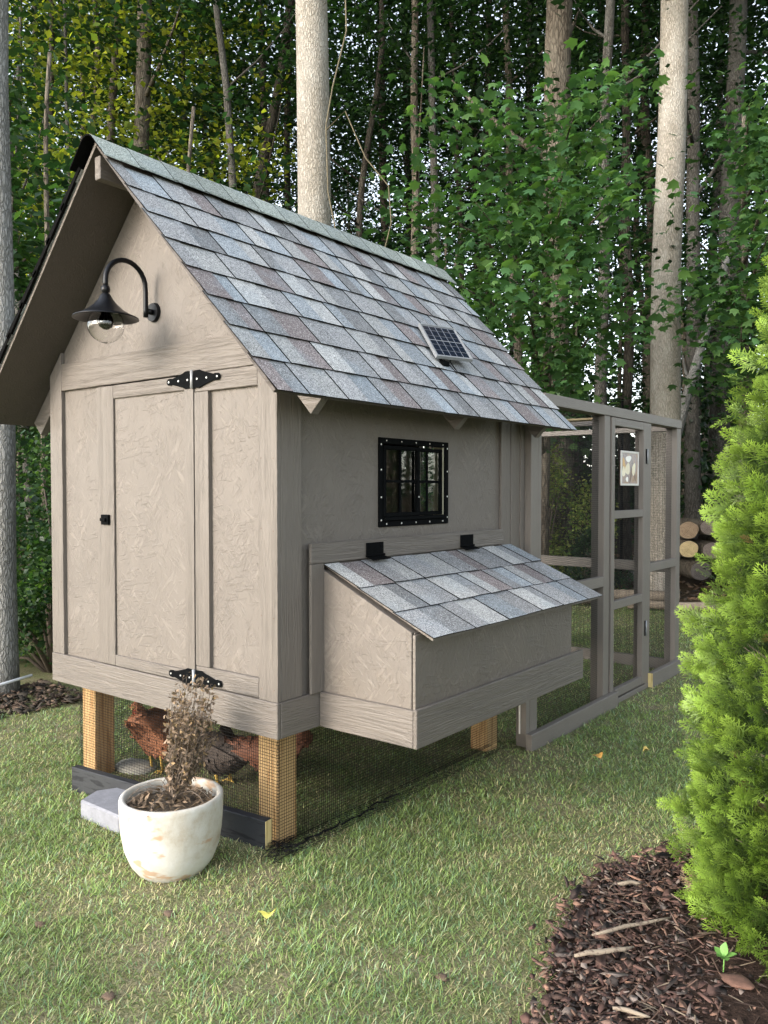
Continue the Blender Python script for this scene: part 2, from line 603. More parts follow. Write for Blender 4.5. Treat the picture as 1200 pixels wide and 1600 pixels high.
# ------------------------------------------------------------------ CHICKEN COOP
W, L, ZB = 1.564, 1.898, 0.4695
XR, ZR, EO, ZE, OF = -W / 2, 2.8186, 0.247, 1.7367, 0.2348
SL = (ZR - ZE) / (EO - XR)                       # slope of the roof top plane
def zroof(x):
    return ZR - SL * abs(x - XR)
NR = Vector((SL, 0, 1)).normalized()             # normal of the right slope
DN = Vector((1, 0, -SL)).normalized()            # down the right slope
SHT = 0.012                                      # shingle build-up
DKT = 0.013
def under(x, extra=0.0):
    """underside of the roof deck at x"""
    return zroof(x) - (SHT + DKT + 0.002 + extra) * math.sqrt(1 + SL * SL)

coop = thing('chicken_coop', (-W / 2, L / 2, 0), 'taupe painted wooden chicken coop on posts with a steep shingled roof, centre of the lawn', 'chicken coop')
REC = 0.019                                      # trim thickness
def panel_y(name, pts, y0, y1, mat):             # polygon given in x,z
    return build(name, bm_prism([(x, y0, z) for x, z in pts], Vector((0, y1 - y0, 0))), mat, coop)
# front siding panels
panel_y('siding_panel', [(-W + .02, .5), (-1.13, .5), (-1.13, 1.90), (-W + .02, 1.90)], REC, REC + .012, M['osb_y'])
panel_y('siding_panel', [(-.474, .5), (-.02, .5), (-.02, 1.88), (-.474, 1.88)], REC, REC + .012, M['osb_y'])
zg = 1.89
panel_y('gable_panel', [(-W + .02, zg), (-.02, zg), (-.02, under(-.02) - .002), (XR, under(XR) - .002), (-W + .02, under(-W + .02) - .002)], REC, REC + .012, M['osb_y'])
# back wall with a vent opening (daylight comes through to the window)
for pts in ([(-W + .02, .5), (-.685, .5), (-.685, 1.9), (-W + .02, 1.9)], [(-.42, .5), (-.02, .5), (-.02, 1.9), (-.42, 1.9)],
            [(-.685, .5), (-.42, .5), (-.42, 1.1), (-.685, 1.1)], [(-.685, 1.72), (-.42, 1.72), (-.42, 1.9), (-.685, 1.9)]):
    panel_y('back_panel', pts, L - REC - .012, L - REC, M['osb_y'])
panel_y('gable_panel', [(-W + .02, 1.9), (-.02, 1.9), (-.02, under(-.02) - .002), (XR, under(XR) - .002), (-W + .02, under(-W + .02) - .002)], L - REC - .012, L - REC, M['osb_y'])
# side siding with a window hole (right) and plain (left)
WY0, WY1, WZ0, WZ1 = 0.626, 1.166, 1.242, 1.632
zt_r = under(-REC) - .002
def ring_panel(name, x0, x1, y0, y1, z0, z1, hole, mat):
    hy0, hy1, hz0, hz1 = hole
    bm = bmesh.new()
    for X in (x0, x1):
        o = [bm.verts.new((X, a, b)) for a, b in ((y0, z0), (y1, z0), (y1, z1), (y0, z1))]
        i = [bm.verts.new((X, a, b)) for a, b in ((hy0, hz0), (hy1, hz0), (hy1, hz1), (hy0, hz1))]
        for k in range(4):
            bm.faces.new((o[k], o[(k + 1) % 4], i[(k + 1) % 4], i[k]))
        if X == x0:
            po, pi = o, i
        else:
            for k in range(4):
                bm.faces.new((po[k], po[(k + 1) % 4], o[(k + 1) % 4], o[k]))
                bm.faces.new((pi[k], i[k], i[(k + 1) % 4], pi[(k + 1) % 4]))
    bmesh.ops.recalc_face_normals(bm, faces=bm.faces)
    return build(name, bm, mat, coop)
ring_panel('siding_panel', -REC - .012, -REC, REC, L - REC, .5, zt_r, (WY0 + .008, WY1 - .008, WZ0 + .008, WZ1 - .008), M['osb_x'])
board('siding_panel', (-W + REC, REC, .5), (-W + REC + .012, L - REC, zt_r), M['osb_x'], coop, 0)
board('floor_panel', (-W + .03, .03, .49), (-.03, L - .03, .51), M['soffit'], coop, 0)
# trim
def trim_poly(name, pts, y0, y1, mat):
    return build(name, bm_prism([(x, y0, z) for x, z in pts], Vector((0, y1 - y0, 0)), 0.0015), mat, coop)
ZS = 0.608
trim_poly('corner_trim', [(-.102, ZS), (0, ZS), (0, under(0) - .003), (-.102, under(-.102) - .003)], 0, REC, M['bz'])
trim_poly('corner_trim', [(-W, ZS), (-W + .102, ZS), (-W + .102, under(-.102) - .003), (-W, under(0) - .003)], 0, REC, M['bz'])
trim_poly('corner_trim', [(-.102, ZS), (0, ZS), (0, under(0) - .003), (-.102, under(-.102) - .003)], L - REC, L, M['bz'])
board('corner_trim', (-REC, REC + .001, ZS), (-0.0005, .132, under(0) - .003), M['bz'], coop)
board('corner_trim', (-REC, 1.765, ZS), (-.0005, L - REC - .001, under(0) - .003), M['bz'], coop)
board('batten', (-REC, 1.665, ZS), (-.004, 1.7625, under(0) - .003), M['bz'], coop)
board('batten', (-.004, 1.858, ZS), (.008, 1.897, under(.01) - .003), M['bz'], coop)
board('corner_trim', (-W + .0005, REC + .001, ZS), (-W + REC, .132, under(0) - .003), M['bz'], coop)
board('corner_trim', (-W + .0005, 1.79, ZS), (-W + REC, L - REC - .001, under(0) - .003), M['bz'], coop)
board('frieze_board', (-W + .1035, 0, 1.8775), (-.1035, REC - .0005, 2.006), M['bx'], coop)
board('jamb_rail', (-.4725, 0.001, 1.80), (-.1035, REC, 1.8755), M['bx'], coop)
board('jamb_trim', (-.4725, 0.0005, .688), (-.388, REC, 1.7985), M['bz'], coop, .0006)
board('jamb_rail', (-.4725, 0.001, .6105), (-.1035, REC, .6865), M['bx'], coop)
board('skirt_board', (-W, -.004, ZB), (.002, REC - .004, ZS - .001), M['bx'], coop)
board('skirt_board', (-REC, REC - .003, ZB), (.0035, L, ZS - .001), M['by'], coop)
board('skirt_board', (-W - .003, REC - .003, ZB), (-W + REC, L, ZS - .001), M['by'], coop)
board('skirt_board', (-W + REC + .001, L - REC, ZB), (-REC - .001, L + .002, ZS - .001), M['bx'], coop)
# door
door = build('door', bm_box((-1.16, .008, .612), (-.478, .018, 1.866)), M['osb_y'], coop)
DX0, DX1, DZ0, DZ1 = -1.164, -.476, .611, 1.871
board('stile', (DX0, -.003, DZ0), (-1.034, .0075, DZ1), M['bz'], door)
board('stile', (-.532, -.003, DZ0), (DX1, .0075, DZ1), M['bz'], door, .0006)
board('rail', (-1.0325, -.003, 1.812), (-.5335, .0075, DZ1), M['bx'], door)
board('rail', (-1.0325, -.003, DZ0), (-.5335, .0075, .66), M['bx'], door)

def cylinder_y(c, r, d, n=10, bm=None):
    return bm_tube([(c[0], c[1], c[2]), (c[0], c[1] - d, c[2])], r, n, bm)
board('door_seam', (-.4757, .003, .612), (-.4728, .014, 1.87), M['black'], coop, 0)  # black strip added to stand for the shade deep in the gap
def strap_hinge(zc):
    xk = -.475
    bm = bmesh.new()
    for s in (-1, 1):
        prof = [(0.008, -.035), (0.045, -.036), (.058, -.030), (.13, -.012), (.14, -.015), (.158, -.013), (.166, -.006), (.166, .006), (.158, .013), (.14, .015), (.13, .012), (.058, .030), (.045, .036), (.008, .035)]
        bm_prism([(xk + s * a, -.0035, zc + b) for a, b in prof], Vector((0, -.0035, 0)), 0, bm)
    h = build('hinge', bm, M['black'], coop)
    b2 = bm_tube([(xk, -.010, zc - .037), (xk, -.010, zc + .037)], .0065, 10)
    build('pin', b2, M['steel'], h, True)
    for s in (-1, 1):
        for a, b in ((.03, .0), (.088, .0), (.152, 0)):
            build('screw', cylinder_y((xk + s * a, -.0068, zc + b), .004, .002, 8), M['screw'], h)
strap_hinge(1.851)
strap_hinge(.634)
lt = board('latch', (-1.118, -.016, 1.246), (-1.062, -.003, 1.292), M['black'], coop, .002)
build('screw', cylinder_y((-1.098, -.016, 1.270), .004, .002, 8), M['screw'], lt)
build('screw', cylinder_y((-1.082, -.016, 1.268), .004, .002, 8), M['screw'], lt)
board('slide_bolt', (-1.112, -.026, 1.262), (-1.072, -.0165, 1.277), M['black'], lt, .002)

for x in (-.085, -.02, -W + .02, -W + .085):
    for z in (.66, .95, 1.25, 1.55, 1.80):
        build('nail', cylinder_y((x, .0005, z + rnd.uniform(-.03, .03)), .0028, .0014, 6), M['nail'], coop)
for x in (-1.45, -1.2, -.9, -.6, -.3, -.05):
    for z in (.495, .585):
        build('nail', cylinder_y((x, -.0035, z), .0028, .0014, 6), M['nail'], coop)
# posts under the coop
for px, py in ((-.209, .095), (-W + .1, .095), (-.209, L - .209), (-W + .1, L - .209)):
    board('post', (px, py, gz(0, py) - .05), (px + .109, py + .109, ZB + .012), M['pine'], coop, .004)
# floor joist rim so the underside is not open
board('floor_joist', (-W + .1, .095, ZB - .0), (-.1, .133, .489), M['pine_x'], coop, .002)
# rafters
for yy in (.03, .98, 1.76):
    for s in (1, -1):
        def fx(x): return x if s == 1 else -W - x
        a = under(.205) - .0005
        b = under(-.3) - .0005
        pts = [(fx(.205), yy, a), (fx(.205 - .062), yy, a - .062), (fx(-.02 ), yy, zroof(-.02) - .165), (fx(-.02), yy, under(-.02) - .0005)]
        build('rafter_tail', bm_prism(pts, Vector((0, .038, 0)), .001), M['bx'] if s == 1 else M['bx'], coop)
board('ridge_board', (XR - .019, -OF + .004, 2.655), (XR + .019, 2.05, under(XR) - .032), M['by'], coop)

# roof
def rake_back(x):
    """y of the back rake at x (the back edge is cut slightly out of square)"""
    t = abs(x - XR) / (EO - XR)
    return L + .3117 - .17 * t
roof = None
for s, nm in ((1, 'roof'), (-1, 'roof')):
    def X(x): return XR + (x - XR) * s
    top = SHT * 0.9
    nn = Vector((NR.x * s, 0, NR.z))
    def pt(x, y, o): return Vector((X(x), y, zroof(x))) + nn * o
    bm = bmesh.new()
    up = [pt(XR, -OF, -top), pt(EO - .006, -OF, -top), pt(EO - .006, rake_back(EO) - .004, -top), pt(XR, rake_back(XR) - .004, -top)]
    dn = [p - nn * DKT for p in up]
    vs = [bm.verts.new(p) for p in up + dn]
    for f in ((0, 1, 2, 3), (7, 6, 5, 4), (0, 4, 5, 1), (1, 5, 6, 2), (2, 6, 7, 3), (3, 7, 4, 0)):
        bm.faces.new([vs[i] for i in f])
    bmesh.ops.recalc_face_normals(bm, faces=bm.faces)
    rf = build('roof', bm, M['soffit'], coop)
    if s == 1:
        roof = rf
    else:
        roof_left = rf
board('rake_strip', (0, 0, 0), (1, 1, 1), M['bx'], coop, 0)
bpy.data.objects.remove(bpy.data.objects['rake_strip'])
# pale front edge of the left deck
def rake_edge(s):
    def X(x): return XR + (x - XR) * s
    nn = Vector((NR.x * s, 0, NR.z))
    a = Vector((X(XR + .004), -OF - .0035, zroof(XR + .004))) - nn * (SHT + .0)
    b = Vector((X(EO - .004), -OF - .0035, zroof(EO - .004))) - nn * (SHT + .0)
    build('rake_edge', bm_prism([a, b, b - nn * .014, a - nn * .014], Vector((0, .003, 0))), M['bx'], roof if s == 1 else roof_left)
rake_edge(-1)

SLEN = (EO - XR) / DN.x                          # slope length
EXPO = 0.1665
tabkinds = ['grey', 'light', 'mauve', 'dark', 'blue', 'grey', 'light', 'dark']
def shingle_piece(parent, y0, y1, s_lo, s_hi, lift_lo, lift_hi, kind, base, down, nrm, jag=0.0, th=0.0035):
    """one tab: y0..y1 across, s distance from the ridge along the slope"""
    bm = bmesh.new()
    def P(y, s, o): return base + down * s + nrm * o + Vector((0, y, 0))
    j = [rnd.uniform(-jag, jag) for _ in range(2)]
    t = [P(y0, s_hi, lift_hi), P(y1, s_hi, lift_hi), P(y1, s_lo + j[0], lift_lo), P(y0, s_lo + j[1], lift_lo)]
    b = [p - nrm * th for p in t]
    vs = [bm.verts.new(p) for p in t + b]
    for f in ((0, 1, 2, 3), (4, 7, 6, 5), (0, 4, 5, 1), (1, 5, 6, 2), (2, 6, 7, 3), (3, 7, 4, 0)):
        fc = bm.faces.new([vs[i] for i in f])
    bmesh.ops.recalc_face_normals(bm, faces=bm.faces)
    for i, fc in enumerate(bm.faces):
        fc.material_index = 0 if abs(fc.normal.dot(nrm)) > .8 else 1
    o = build('shingle', bm, None, parent, mats=[SH[kind], M['asphalt']])
    return o
def shingle_course(parent, yA, yB, s_lo, s_hi, base, down, nrm, kinds, wmin=.07, wmax=.17, edge=.0, expo=.17):
    y = yA
    last = None
    n = 0
    while y < yB - 0.001:
        w = rnd.uniform(wmin, wmax)
        if yB - (y + w) < wmin:
            w = yB - y
        k = rnd.choice([q for q in kinds if q != last])
        last = k
        up = (n % 2 == 0)
        d = .0035 if up else 0.0
        dz = -.004 if not up else 0
        o = shingle_piece(parent, y + .0008, y + w - .0008, s_lo + (0 if up else -.0035), s_hi, .0075 + d, -.002 + d, k, base, down, nrm, .0012)
        y += w
        n += 1
base = Vector((XR, 0, ZR)) - NR * SHT * .9
for r in range(8):
    s_lo = SLEN + .006 - r * EXPO
    s_hi = max(s_lo - EXPO - .03, .02)
    xl = XR + s_lo * DN.x
    shingle_course(roof, -OF - .012 + rnd.uniform(-.004, .004), rake_back(xl) + .004, s_lo, s_hi, base + NR * .001, DN, NR, tabkinds)
# left slope: whole strips, stepped dark edges seen at the rake
NL = Vector((-NR.x, 0, NR.z))
DL = Vector((-DN.x, 0, DN.z))
baseL = Vector((XR, 0, ZR)) - NL * SHT * .9
for r in range(8):
    s_lo = SLEN + .006 - r * EXPO
    s_hi = max(s_lo - EXPO - .03, .02)
    xl = XR + s_lo * DN.x
    shingle_course(roof_left, -OF - .012 + rnd.uniform(-.006, .006), rake_back(xl), s_lo, s_hi, baseL + NL * .001, DL, NL, tabkinds, .22, .4)
    # the strip edge behind the tabs: thick, dark bitumen
    a = baseL + DL * (s_hi) + Vector((0, -OF - .02, 0))
    b = baseL + DL * (s_lo + .004) + Vector((0, -OF - .02, 0))
    build('shingle_edge', bm_prism([a + NL * .001, b + NL * .004, b + NL * .030, a + NL * .016], Vector((0, .012, 0))), M['asphalt'], roof_left)
# ridge cap: bent pieces along the ridge
ncap = 15
ylen = (rake_back(XR) + OF + .05) / ncap
for i in range(ncap):
    bm = bmesh.new()
    y0 = -OF - .045 + i * ylen
    y1 = y0 + ylen + .02
    rad, rows = .03, []
    for yy, off in ((y0, .0015), (y1, -.0015)):
        row = []
        for k in range(11):
            t = (k - 5) / 5
            if abs(t) <= .4:
                an = t / .4 * math.atan(SL)
                c = Vector((XR + .05 * math.sin(an), yy, ZR - .022 + .05 * math.cos(an) - .028 + off))
            else:
                q = (abs(t) - .4) / .6 * .125
                an = math.atan(SL) * (1 if t > 0 else -1)
                c = Vector((XR + .05 * math.sin(an) + math.copysign(q * DN.x, t), yy, ZR - .022 + .05 * math.cos(an) - .028 + off - q * abs(DN.z)))
            row.append(c)
        rows.append(row)
    vt = [[bm.verts.new(p) for p in row] for row in rows]
    vb = [[bm.verts.new(p - Vector((0, 0, .006))) for p in row] for row in rows]
    for k in range(10):
        bm.faces.new((vt[0][k], vt[0][k + 1], vt[1][k + 1], vt[1][k]))
        bm.faces.new((vb[0][k], vb[1][k], vb[1][k + 1], vb[0][k + 1]))
        bm.faces.new((vt[0][k], vb[0][k], vb[0][k + 1], vt[0][k + 1]))
        bm.faces.new((vt[1][k], vt[1][k + 1], vb[1][k + 1], vb[1][k]))
    for a in (0, 10):
        bm.faces.new((vt[0][a], vt[1][a], vb[1][a], vb[0][a]))
    bmesh.ops.recalc_face_normals(bm, faces=bm.faces)
    for f in bm.faces:
        if f.normal.z < -.1 or abs(f.normal.y) > .7:
            f.material_index = 1
    build('ridge_cap', bm, None, roof, smooth=False, mats=[SH['cap'], M['asphalt']])

# window
win = thing('w', (0, 0, 0), 'x', 'x')
bpy.data.objects.remove(win)
def frame_ring(name, x0, x1, y0, y1, z0, z1, w, parent, mat, wz=None):
    wz = wz or w
    bm = bmesh.new()
    bm_box((x0, y0, z0), (x1, y1, z0 + wz), .0015, bm)
    bm_box((x0, y0, z1 - wz), (x1, y1, z1), .0015, bm)
    bm_box((x0, y0, z0 + wz + .0003), (x1, y0 + w, z1 - wz - .0003), .0015, bm)
    bm_box((x0, y1 - w, z0 + wz + .0003), (x1, y1, z1 - wz - .0003), .0015, bm)
    return build(name, bm, mat, parent)
win = frame_ring('window', -REC - .004, -.011, WY0, WY1, WZ0, WZ1, .026, coop, M['black'])
YM = 0.912
sash1 = frame_ring('sash', -.028, -.006, WY0 + .027, YM + .010, WZ0 + .044, WZ1 - .034, .017, win, M['black'])
sash2 = frame_ring('sash', -.043, -.0285, YM - .010, WY1 - .027, WZ0 + .044, WZ1 - .034, .017, win, M['black'])
board('sill', (-.03, WY0 + .027, WZ0 + .027), (-.002, WY1 - .027, WZ0 + .043), M['black'], win, .002)
for sa, x, y0, y1 in ((sash1, -.020, WY0 + .044, YM - .007), (sash2, -.037, YM + .007, WY1 - .044)):
    z0, z1 = WZ0 + .061, WZ1 - .051
    ym, zm = (y0 + y1) / 2, (z0 + z1) / 2
    board('muntin', (x - .004, ym - .006, z0), (x + .004, ym + .006, z1), M['black'], sa, .001)
    board('muntin', (x - .0035, y0, zm - .006), (x + .0045, ym - .0065, zm + .006), M['black'], sa, .001)
    board('muntin', (x - .0035, ym + .0065, zm - .006), (x + .0045, y1, zm + .006), M['black'], sa, .001)
    board('pane', (x - .0075, y0, z0), (x - .0045, y1, z1), M['pane'], sa, 0)
def screw_x(y, z, x, parent, r=.004):
    build('screw', bm_tube([(x, y, z), (x + .002, y, z)], r, 8), M['screw'], parent)
for i in range(5):
    y = WY0 + .05 + i * (WY1 - WY0 - .1) / 4
    screw_x(y, WZ0 + .013, -.0112, win)
    screw_x(y, WZ1 - .013, -.0112, win, .003)
for z in (WZ0 + .03, WZ0 + .13, WZ0 + .25, WZ1 - .03):
    screw_x(WY0 + .012, z, -.0112, win)
    screw_x(WY1 - .012, z, -.0112, win)
screw_x(YM, WZ0 + .13, -.0062, win)
screw_x(WY0 + .19, WZ1 - .13, -.014, win, .003)

# nest box on the right wall
nest = build('nest_box', bm_prism([(.0045, .258, .60), (.445, .258, .60), (.445, .258, .883), (.0045, .258, 1.088)], Vector((0, 1.27, 0))), M['osb_x'], coop)
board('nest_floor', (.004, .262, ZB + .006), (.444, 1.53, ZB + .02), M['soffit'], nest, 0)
build('side_panel', bm_prism([(.004, .243, .6), (.440, .243, .6), (.440, .243, .886), (.004, .243, 1.090)], Vector((0, .014, 0)), .0008), M['osb_y'], nest)
build('side_panel', bm_prism([(.004, 1.529, .6), (.440, 1.529, .6), (.440, 1.529, .886), (.004, 1.529, 1.090)], Vector((0, .014, 0)), .0008), M['osb_y'], nest)
board('front_panel', (.4455, .2425, .6), (.458, 1.545, .878), M['osb_x'], nest, .001)
board('skirt_board', (.0045, .2245, ZB), (.4595, .2415, ZS), M['bx'], nest)
board('skirt_board', (.460, .2245, ZB), (.477, 1.642, ZS + .004), M['by'], nest)
board('skirt_board', (.0045, 1.545, ZB), (.4595, 1.562, ZS), M['bx'], nest)
board('ledger_board', (.0004, .168, 1.116), (.014, 1.656, 1.196), M['by'], coop)
board('side_trim', (.0004, .168, ZS), (.014, .2435, 1.1145), M['bz'], coop)
lid = build('nest_box_lid', bm_prism([(.004, .262, 1.100), (.522, .262, .862), (.522, .262, .871), (.004, .262, 1.109)], Vector((0, 1.470, 0))), M['bx'], coop)
nb = Vector((.004, 0, 1.110))
nd = Vector((.518, 0, -.238)).normalized()
nn_ = Vector((.238, 0, .518)).normalized()
NL_ = .575
for r in range(3):
    s_lo = NL_ + .004 - r * .187
    s_hi = max(s_lo - .2, .0)
    y = .252 - rnd.uniform(0, .006)
    yend = 1.742
    last = None
    n = 0
    while y < yend - .001:
        w = rnd.uniform(.075, .17)
        if yend - (y + w) < .06: w = yend - y
        k = rnd.choice([q for q in ['grey', 'light', 'light', 'mauve', 'dark', 'blue', 'light'] if q != last])
        last = k
        d = .003 if n % 2 == 0 else 0
        droop = -.002 * math.sin((y - .25) / 1.5 * 9 + r)
        shingle_piece(lid, y + .0007, y + w - .0007, s_lo + (0 if n % 2 == 0 else -.003), s_hi, .0075 + d + droop, .001 + d, k, nb, nd, nn_, .002)
        y += w
        n += 1
for y in (.502, 1.232):
    bm = bmesh.new()
    bm_box((.0145, y, 1.122), (.0175, y + .118, 1.182), .001, bm)
    bm_prism([(.0148, y, 1.123), (.055, y, 1.1105), (.055, y, 1.1135), (.0148, y, 1.126)], Vector((0, .118, 0)), 0, bm)
    h = build('lid_hinge', bm, M['black'], coop)
    build('pin', bm_tube([(.021, y - .002, 1.128), (.021, y + .12, 1.128)], .005, 8), M['black'], h)
    for dy, z in ((.02, 1.165), (.06, 1.15), (.098, 1.165)):
        build('screw', bm_tube([(.0175, y + dy, z), (.019, y + dy, z)], .0035, 8), M['black'], h)

# hardware cloth round the underside
wire_grid('wire_mesh', (-W + .09, .0905, gz(0, 0)), (1, 0, 0), (0, 0, 1), W - .175, .465, .0127, .0012, coop, wobble=.001)
wire_grid('wire_mesh', (-.0965, .0905, 0.0), (0, 1, 0), (0, 0, 1), L - .19, .47, .0127, .0012, coop, wobble=.001)
wire_grid('wire_mesh', (-W + .0965, .0905, gz(0, 0)), (0, 1, 0), (0, 0, 1), L - .19, .465, .0127, .0012, coop, wobble=.001)
wire_grid('wire_mesh', (-.094, .05, 0.018), (0, 1, 0), (.985, 0, .07), 1.62, .13, .02, .0012, coop, wobble=.008)

# ------------------------------------------------------------------ wall lamp
LX, LY = -.754, -.217
lamp = thing('wall_lamp', (LX, 0, 2.16), 'black gooseneck barn lamp with a clear glass globe on the front gable', 'lamp')
bm = bm_tube([(LX, REC - .001, 2.160), (LX, .004, 2.160)], [.042, .038], 24)
build('mount_plate', bm, M['lampblack'], lamp, False)
path = [(LX, .006, 2.160), (LX, -.012, 2.160)]
build('bracket', bm_tube(path, .012, 10), M['lampblack'], lamp, True)
arm = [(LX, -.026, 2.133), (LX, -.026, 2.16), (LX, -.026, 2.20), (LX, -.026, 2.235)]
for k in range(1, 15):
    a = math.pi * k / 14
    arm.append((LX, -.1215 + .0955 * math.cos(a), 2.252 + .098 * math.sin(a)))
arm += [(LX, LY, 2.24), (LX, LY, 2.225)]
build('arm', bm_tube(arm, .0105, 12), M['lampblack'], lamp, True)
build('collar', bm_lathe([(0, .018), (.010, .017), (.0165, .010), (.018, 0), (.0165, -.010), (.010, -.017), (.008, -.03)], (LX, LY, 2.214), 20), M['lampblack'], lamp, True)
prof = [(.0, .092), (.017, .090), (.023, .080), (.030, .066), (.045, .048), (.070, .025), (.100, .007), (.128, -.005), (.1295, -.010), (.126, -.009), (.099, .002), (.068, .019), (.041, .042), (.024, .060), (.0, .062)]
build('shade', bm_lathe(prof, (LX, LY, 2.106), 48), M['lampblack'], lamp, True)
gl = [(.028, .02), (.032, .0)] + [(.071 * math.sin(a), -.052 + .071 * math.cos(a)) for a in [R(q) for q in range(32, 181, 12)]]
glo = build('globe', bm_lathe(gl, (LX, LY, 2.122), 32), M['bulbglass'], lamp, True)
md = glo.modifiers.new('thickness', 'SOLIDIFY')
md.thickness = .0018
bl = [(.0, .03), (.013, .028), (.013, .006), (.016, -.01), (.028, -.034), (.030, -.048), (.024, -.064), (.010, -.074), (.0, -.076)]
bu = build('bulb', bm_lathe(bl, (LX, LY, 2.128), 20), M['bulbglass'], lamp, True)
md = bu.modifiers.new('thickness', 'SOLIDIFY')
md.thickness = .001
build('socket', bm_lathe([(0, .06), (.017, .058), (.017, .0), (0, -.002)], (LX, LY, 2.128), 16), M['white'], lamp, True)
bm = bmesh.new()
for k in range(4):
    a = k * math.pi / 2
    bm_tube([(LX + .004 * math.cos(a), LY + .004 * math.sin(a), 2.122), (LX + .012 * math.cos(a), LY + .012 * math.sin(a), 2.078)], .0009, 5, bm)
build('filament', bm, M['steel'], lamp)

# ------------------------------------------------------------------ solar panel on the roof
tl, bl_, tr = Vector((-.19, 1.17, 2.23)), Vector((0, 1.05, 2.034)), Vector((-.158, 1.44, 2.242))
uu = tr - tl
vv = bl_ - tl
vv = vv - uu * (vv.dot(uu) / uu.length_squared) * 0.0
nrm = vv.cross(uu).normalized()
if nrm.x < 0: nrm = -nrm
sp = thing('solar_panel', tl, 'small blue-black solar panel in a silver frame, tilted on the shingled roof', 'solar panel')
def PP(a, b, o): return tl + uu * a + vv * b + nrm * o
def slab(a0, a1, b0, b1, o0, o1, bm=None):
    bm = bm or bmesh.new()
    return bm_prism([PP(a0, b0, o0), PP(a1, b0, o0), PP(a1, b1, o0), PP(a0, b1, o0)], nrm * (o1 - o0), 0, bm)
build('backing', slab(.02, .98, .02, .98, -.010, -.002), M['steel'], sp)
bm = bmesh.new()
for q in ((0, 1, 0, .03), (0, 1, .97, 1), (0, .03, .031, .969), (.97, 1, .031, .969)):
    slab(*q, -.014, 0.002, bm)
build('frame', bm, M['steel'], sp)
g = NT('solar_cell')
M['cell'] = g.done((0.010, 0.014, 0.03), 0.12, spec=0.6)
for i in range(5):
    for j, (b0, b1) in enumerate(((.06, .175), (.19, .345), (.36, .475), (.505, .62), (.635, .79), (.805, .94))):
        a0 = .062 + i * .178
        build('cell', slab(a0, a0 + .155, b0, b1, -.002, -.0008), M['cell'], sp)
build('mount', bm_box((-.025, 1.10, 1.995), (.005, 1.15, 2.02), .002), M['black'], sp)
bm = bm_tube([PP(.1, .85, -.012), Vector((-.012, 1.125, 2.005))], .008, 8)
build('leg', bm, M['black'], sp, True)
build('bracket_arm', bm_tube([PP(.15, .2, -.012), Vector((-.12, 1.2, 2.118))], .007, 8), M['black'], sp, True)
build('cable', bm_tube([PP(.45, .9, -.012), PP(.45, .97, -.03), Vector((.02, 1.19, 1.975)), Vector((.06, 1.21, 1.945))], .003, 6), M['black'], sp, True)

# ------------------------------------------------------------------ CHICKEN RUN
run = thing('chicken_run', (-.7, 3.2, -.04), 'taupe timber and wire chicken run with a screen door behind the coop', 'chicken run')
RX = .047
RI = RX - .089
GZR = -.045
def rb(name, lo, hi, mat, par=None, bev=.002):
    return board(name, lo, hi, M[mat], par or run, bev)
for y0, y1 in ((1.905, 1.99), (2.912, 3.001), (3.668, 3.757), (4.33, 4.419)):
    rb('post', (RI, y0, GZR - .03), (RX - .001, y1, 1.886 if y0 > 2 else 1.80), 'run_z')
for y0, y1 in ((4.33, 4.419),):
    rb('post', (-1.53, y0, GZR - .03), (-1.441, y1, 1.845), 'run_z')
rb('top_beam', (RI - .004, 2.06, 1.888), (RX + .004, 4.423, 1.952), 'run_y')
rb('top_beam', (-1.534, 2.06, 1.85), (-1.437, 4.423, 1.912), 'run_y')
rb('end_rail', (-1.436, 4.34, 1.868), (RI - .005, 4.41, 1.908), 'run_x')
rb('end_rail', (-1.44, 4.345, .745), (RI - .001, 4.383, .825), 'run_x')
rb('end_rail', (-1.44, 4.345, -.04), (RI - .001, 4.383, .05), 'run_x')
rb('cross_brace', (-1.43, 3.02, 1.872), (RI - .005, 3.11, 1.886), 'pine_x')
rb('cross_brace', (-1.43, 3.5, 1.872), (RI - .005, 3.54, 1.91), 'run_x')
rb('door_stop', (RI + .02, 3.002, .06), (RX - .012, 3.022, 1.886), 'run_z')
rb('rail', (RX - .038, 1.991, .772), (RX + .0, 2.911, .838), 'run_y')
rb('rail', (RX - .038, 3.758, .80), (RX + .0, 4.329, .862), 'run_y')
rb('first_stile', (RX - .04, 1.86, .052), (RX - .002, 1.9035, .60), 'run_z')
rb('first_stile', (RX - .038, 1.991, .840), (RX - .002, 2.03, 1.886), 'run_z')
board('primer_strip', (RX - .044, 1.8535, .05), (RX - .036, 1.8595, .45), M['caulk'], run, .001)
rb('kick_board', (RX - .001, 1.855, GZR - .01), (RX + .037, 3.08, .056), 'run_y', bev=.003)
rb('kick_board', (RX - .001, 3.735, GZR - .01), (RX + .037, 4.46, .062), 'run_y', bev=.003)
board('end_grain', (RX, 3.7315, GZR - .005), (RX + .035, 3.7345, .058), M['cut_end'], run, .001)
rb('threshold', (RX - .02, 3.082, GZR - .01), (RX + .004, 3.73, -.012), 'run_y')
# studs behind the coop's back opening
board('stud', (-.738, 2.10, -.04), (-.675, 2.14, 1.85), M['raw'], run, .002)
board('stud', (-.785, 2.16, -.04), (-.755, 2.2, 1.85), M['raw'], run, .002)
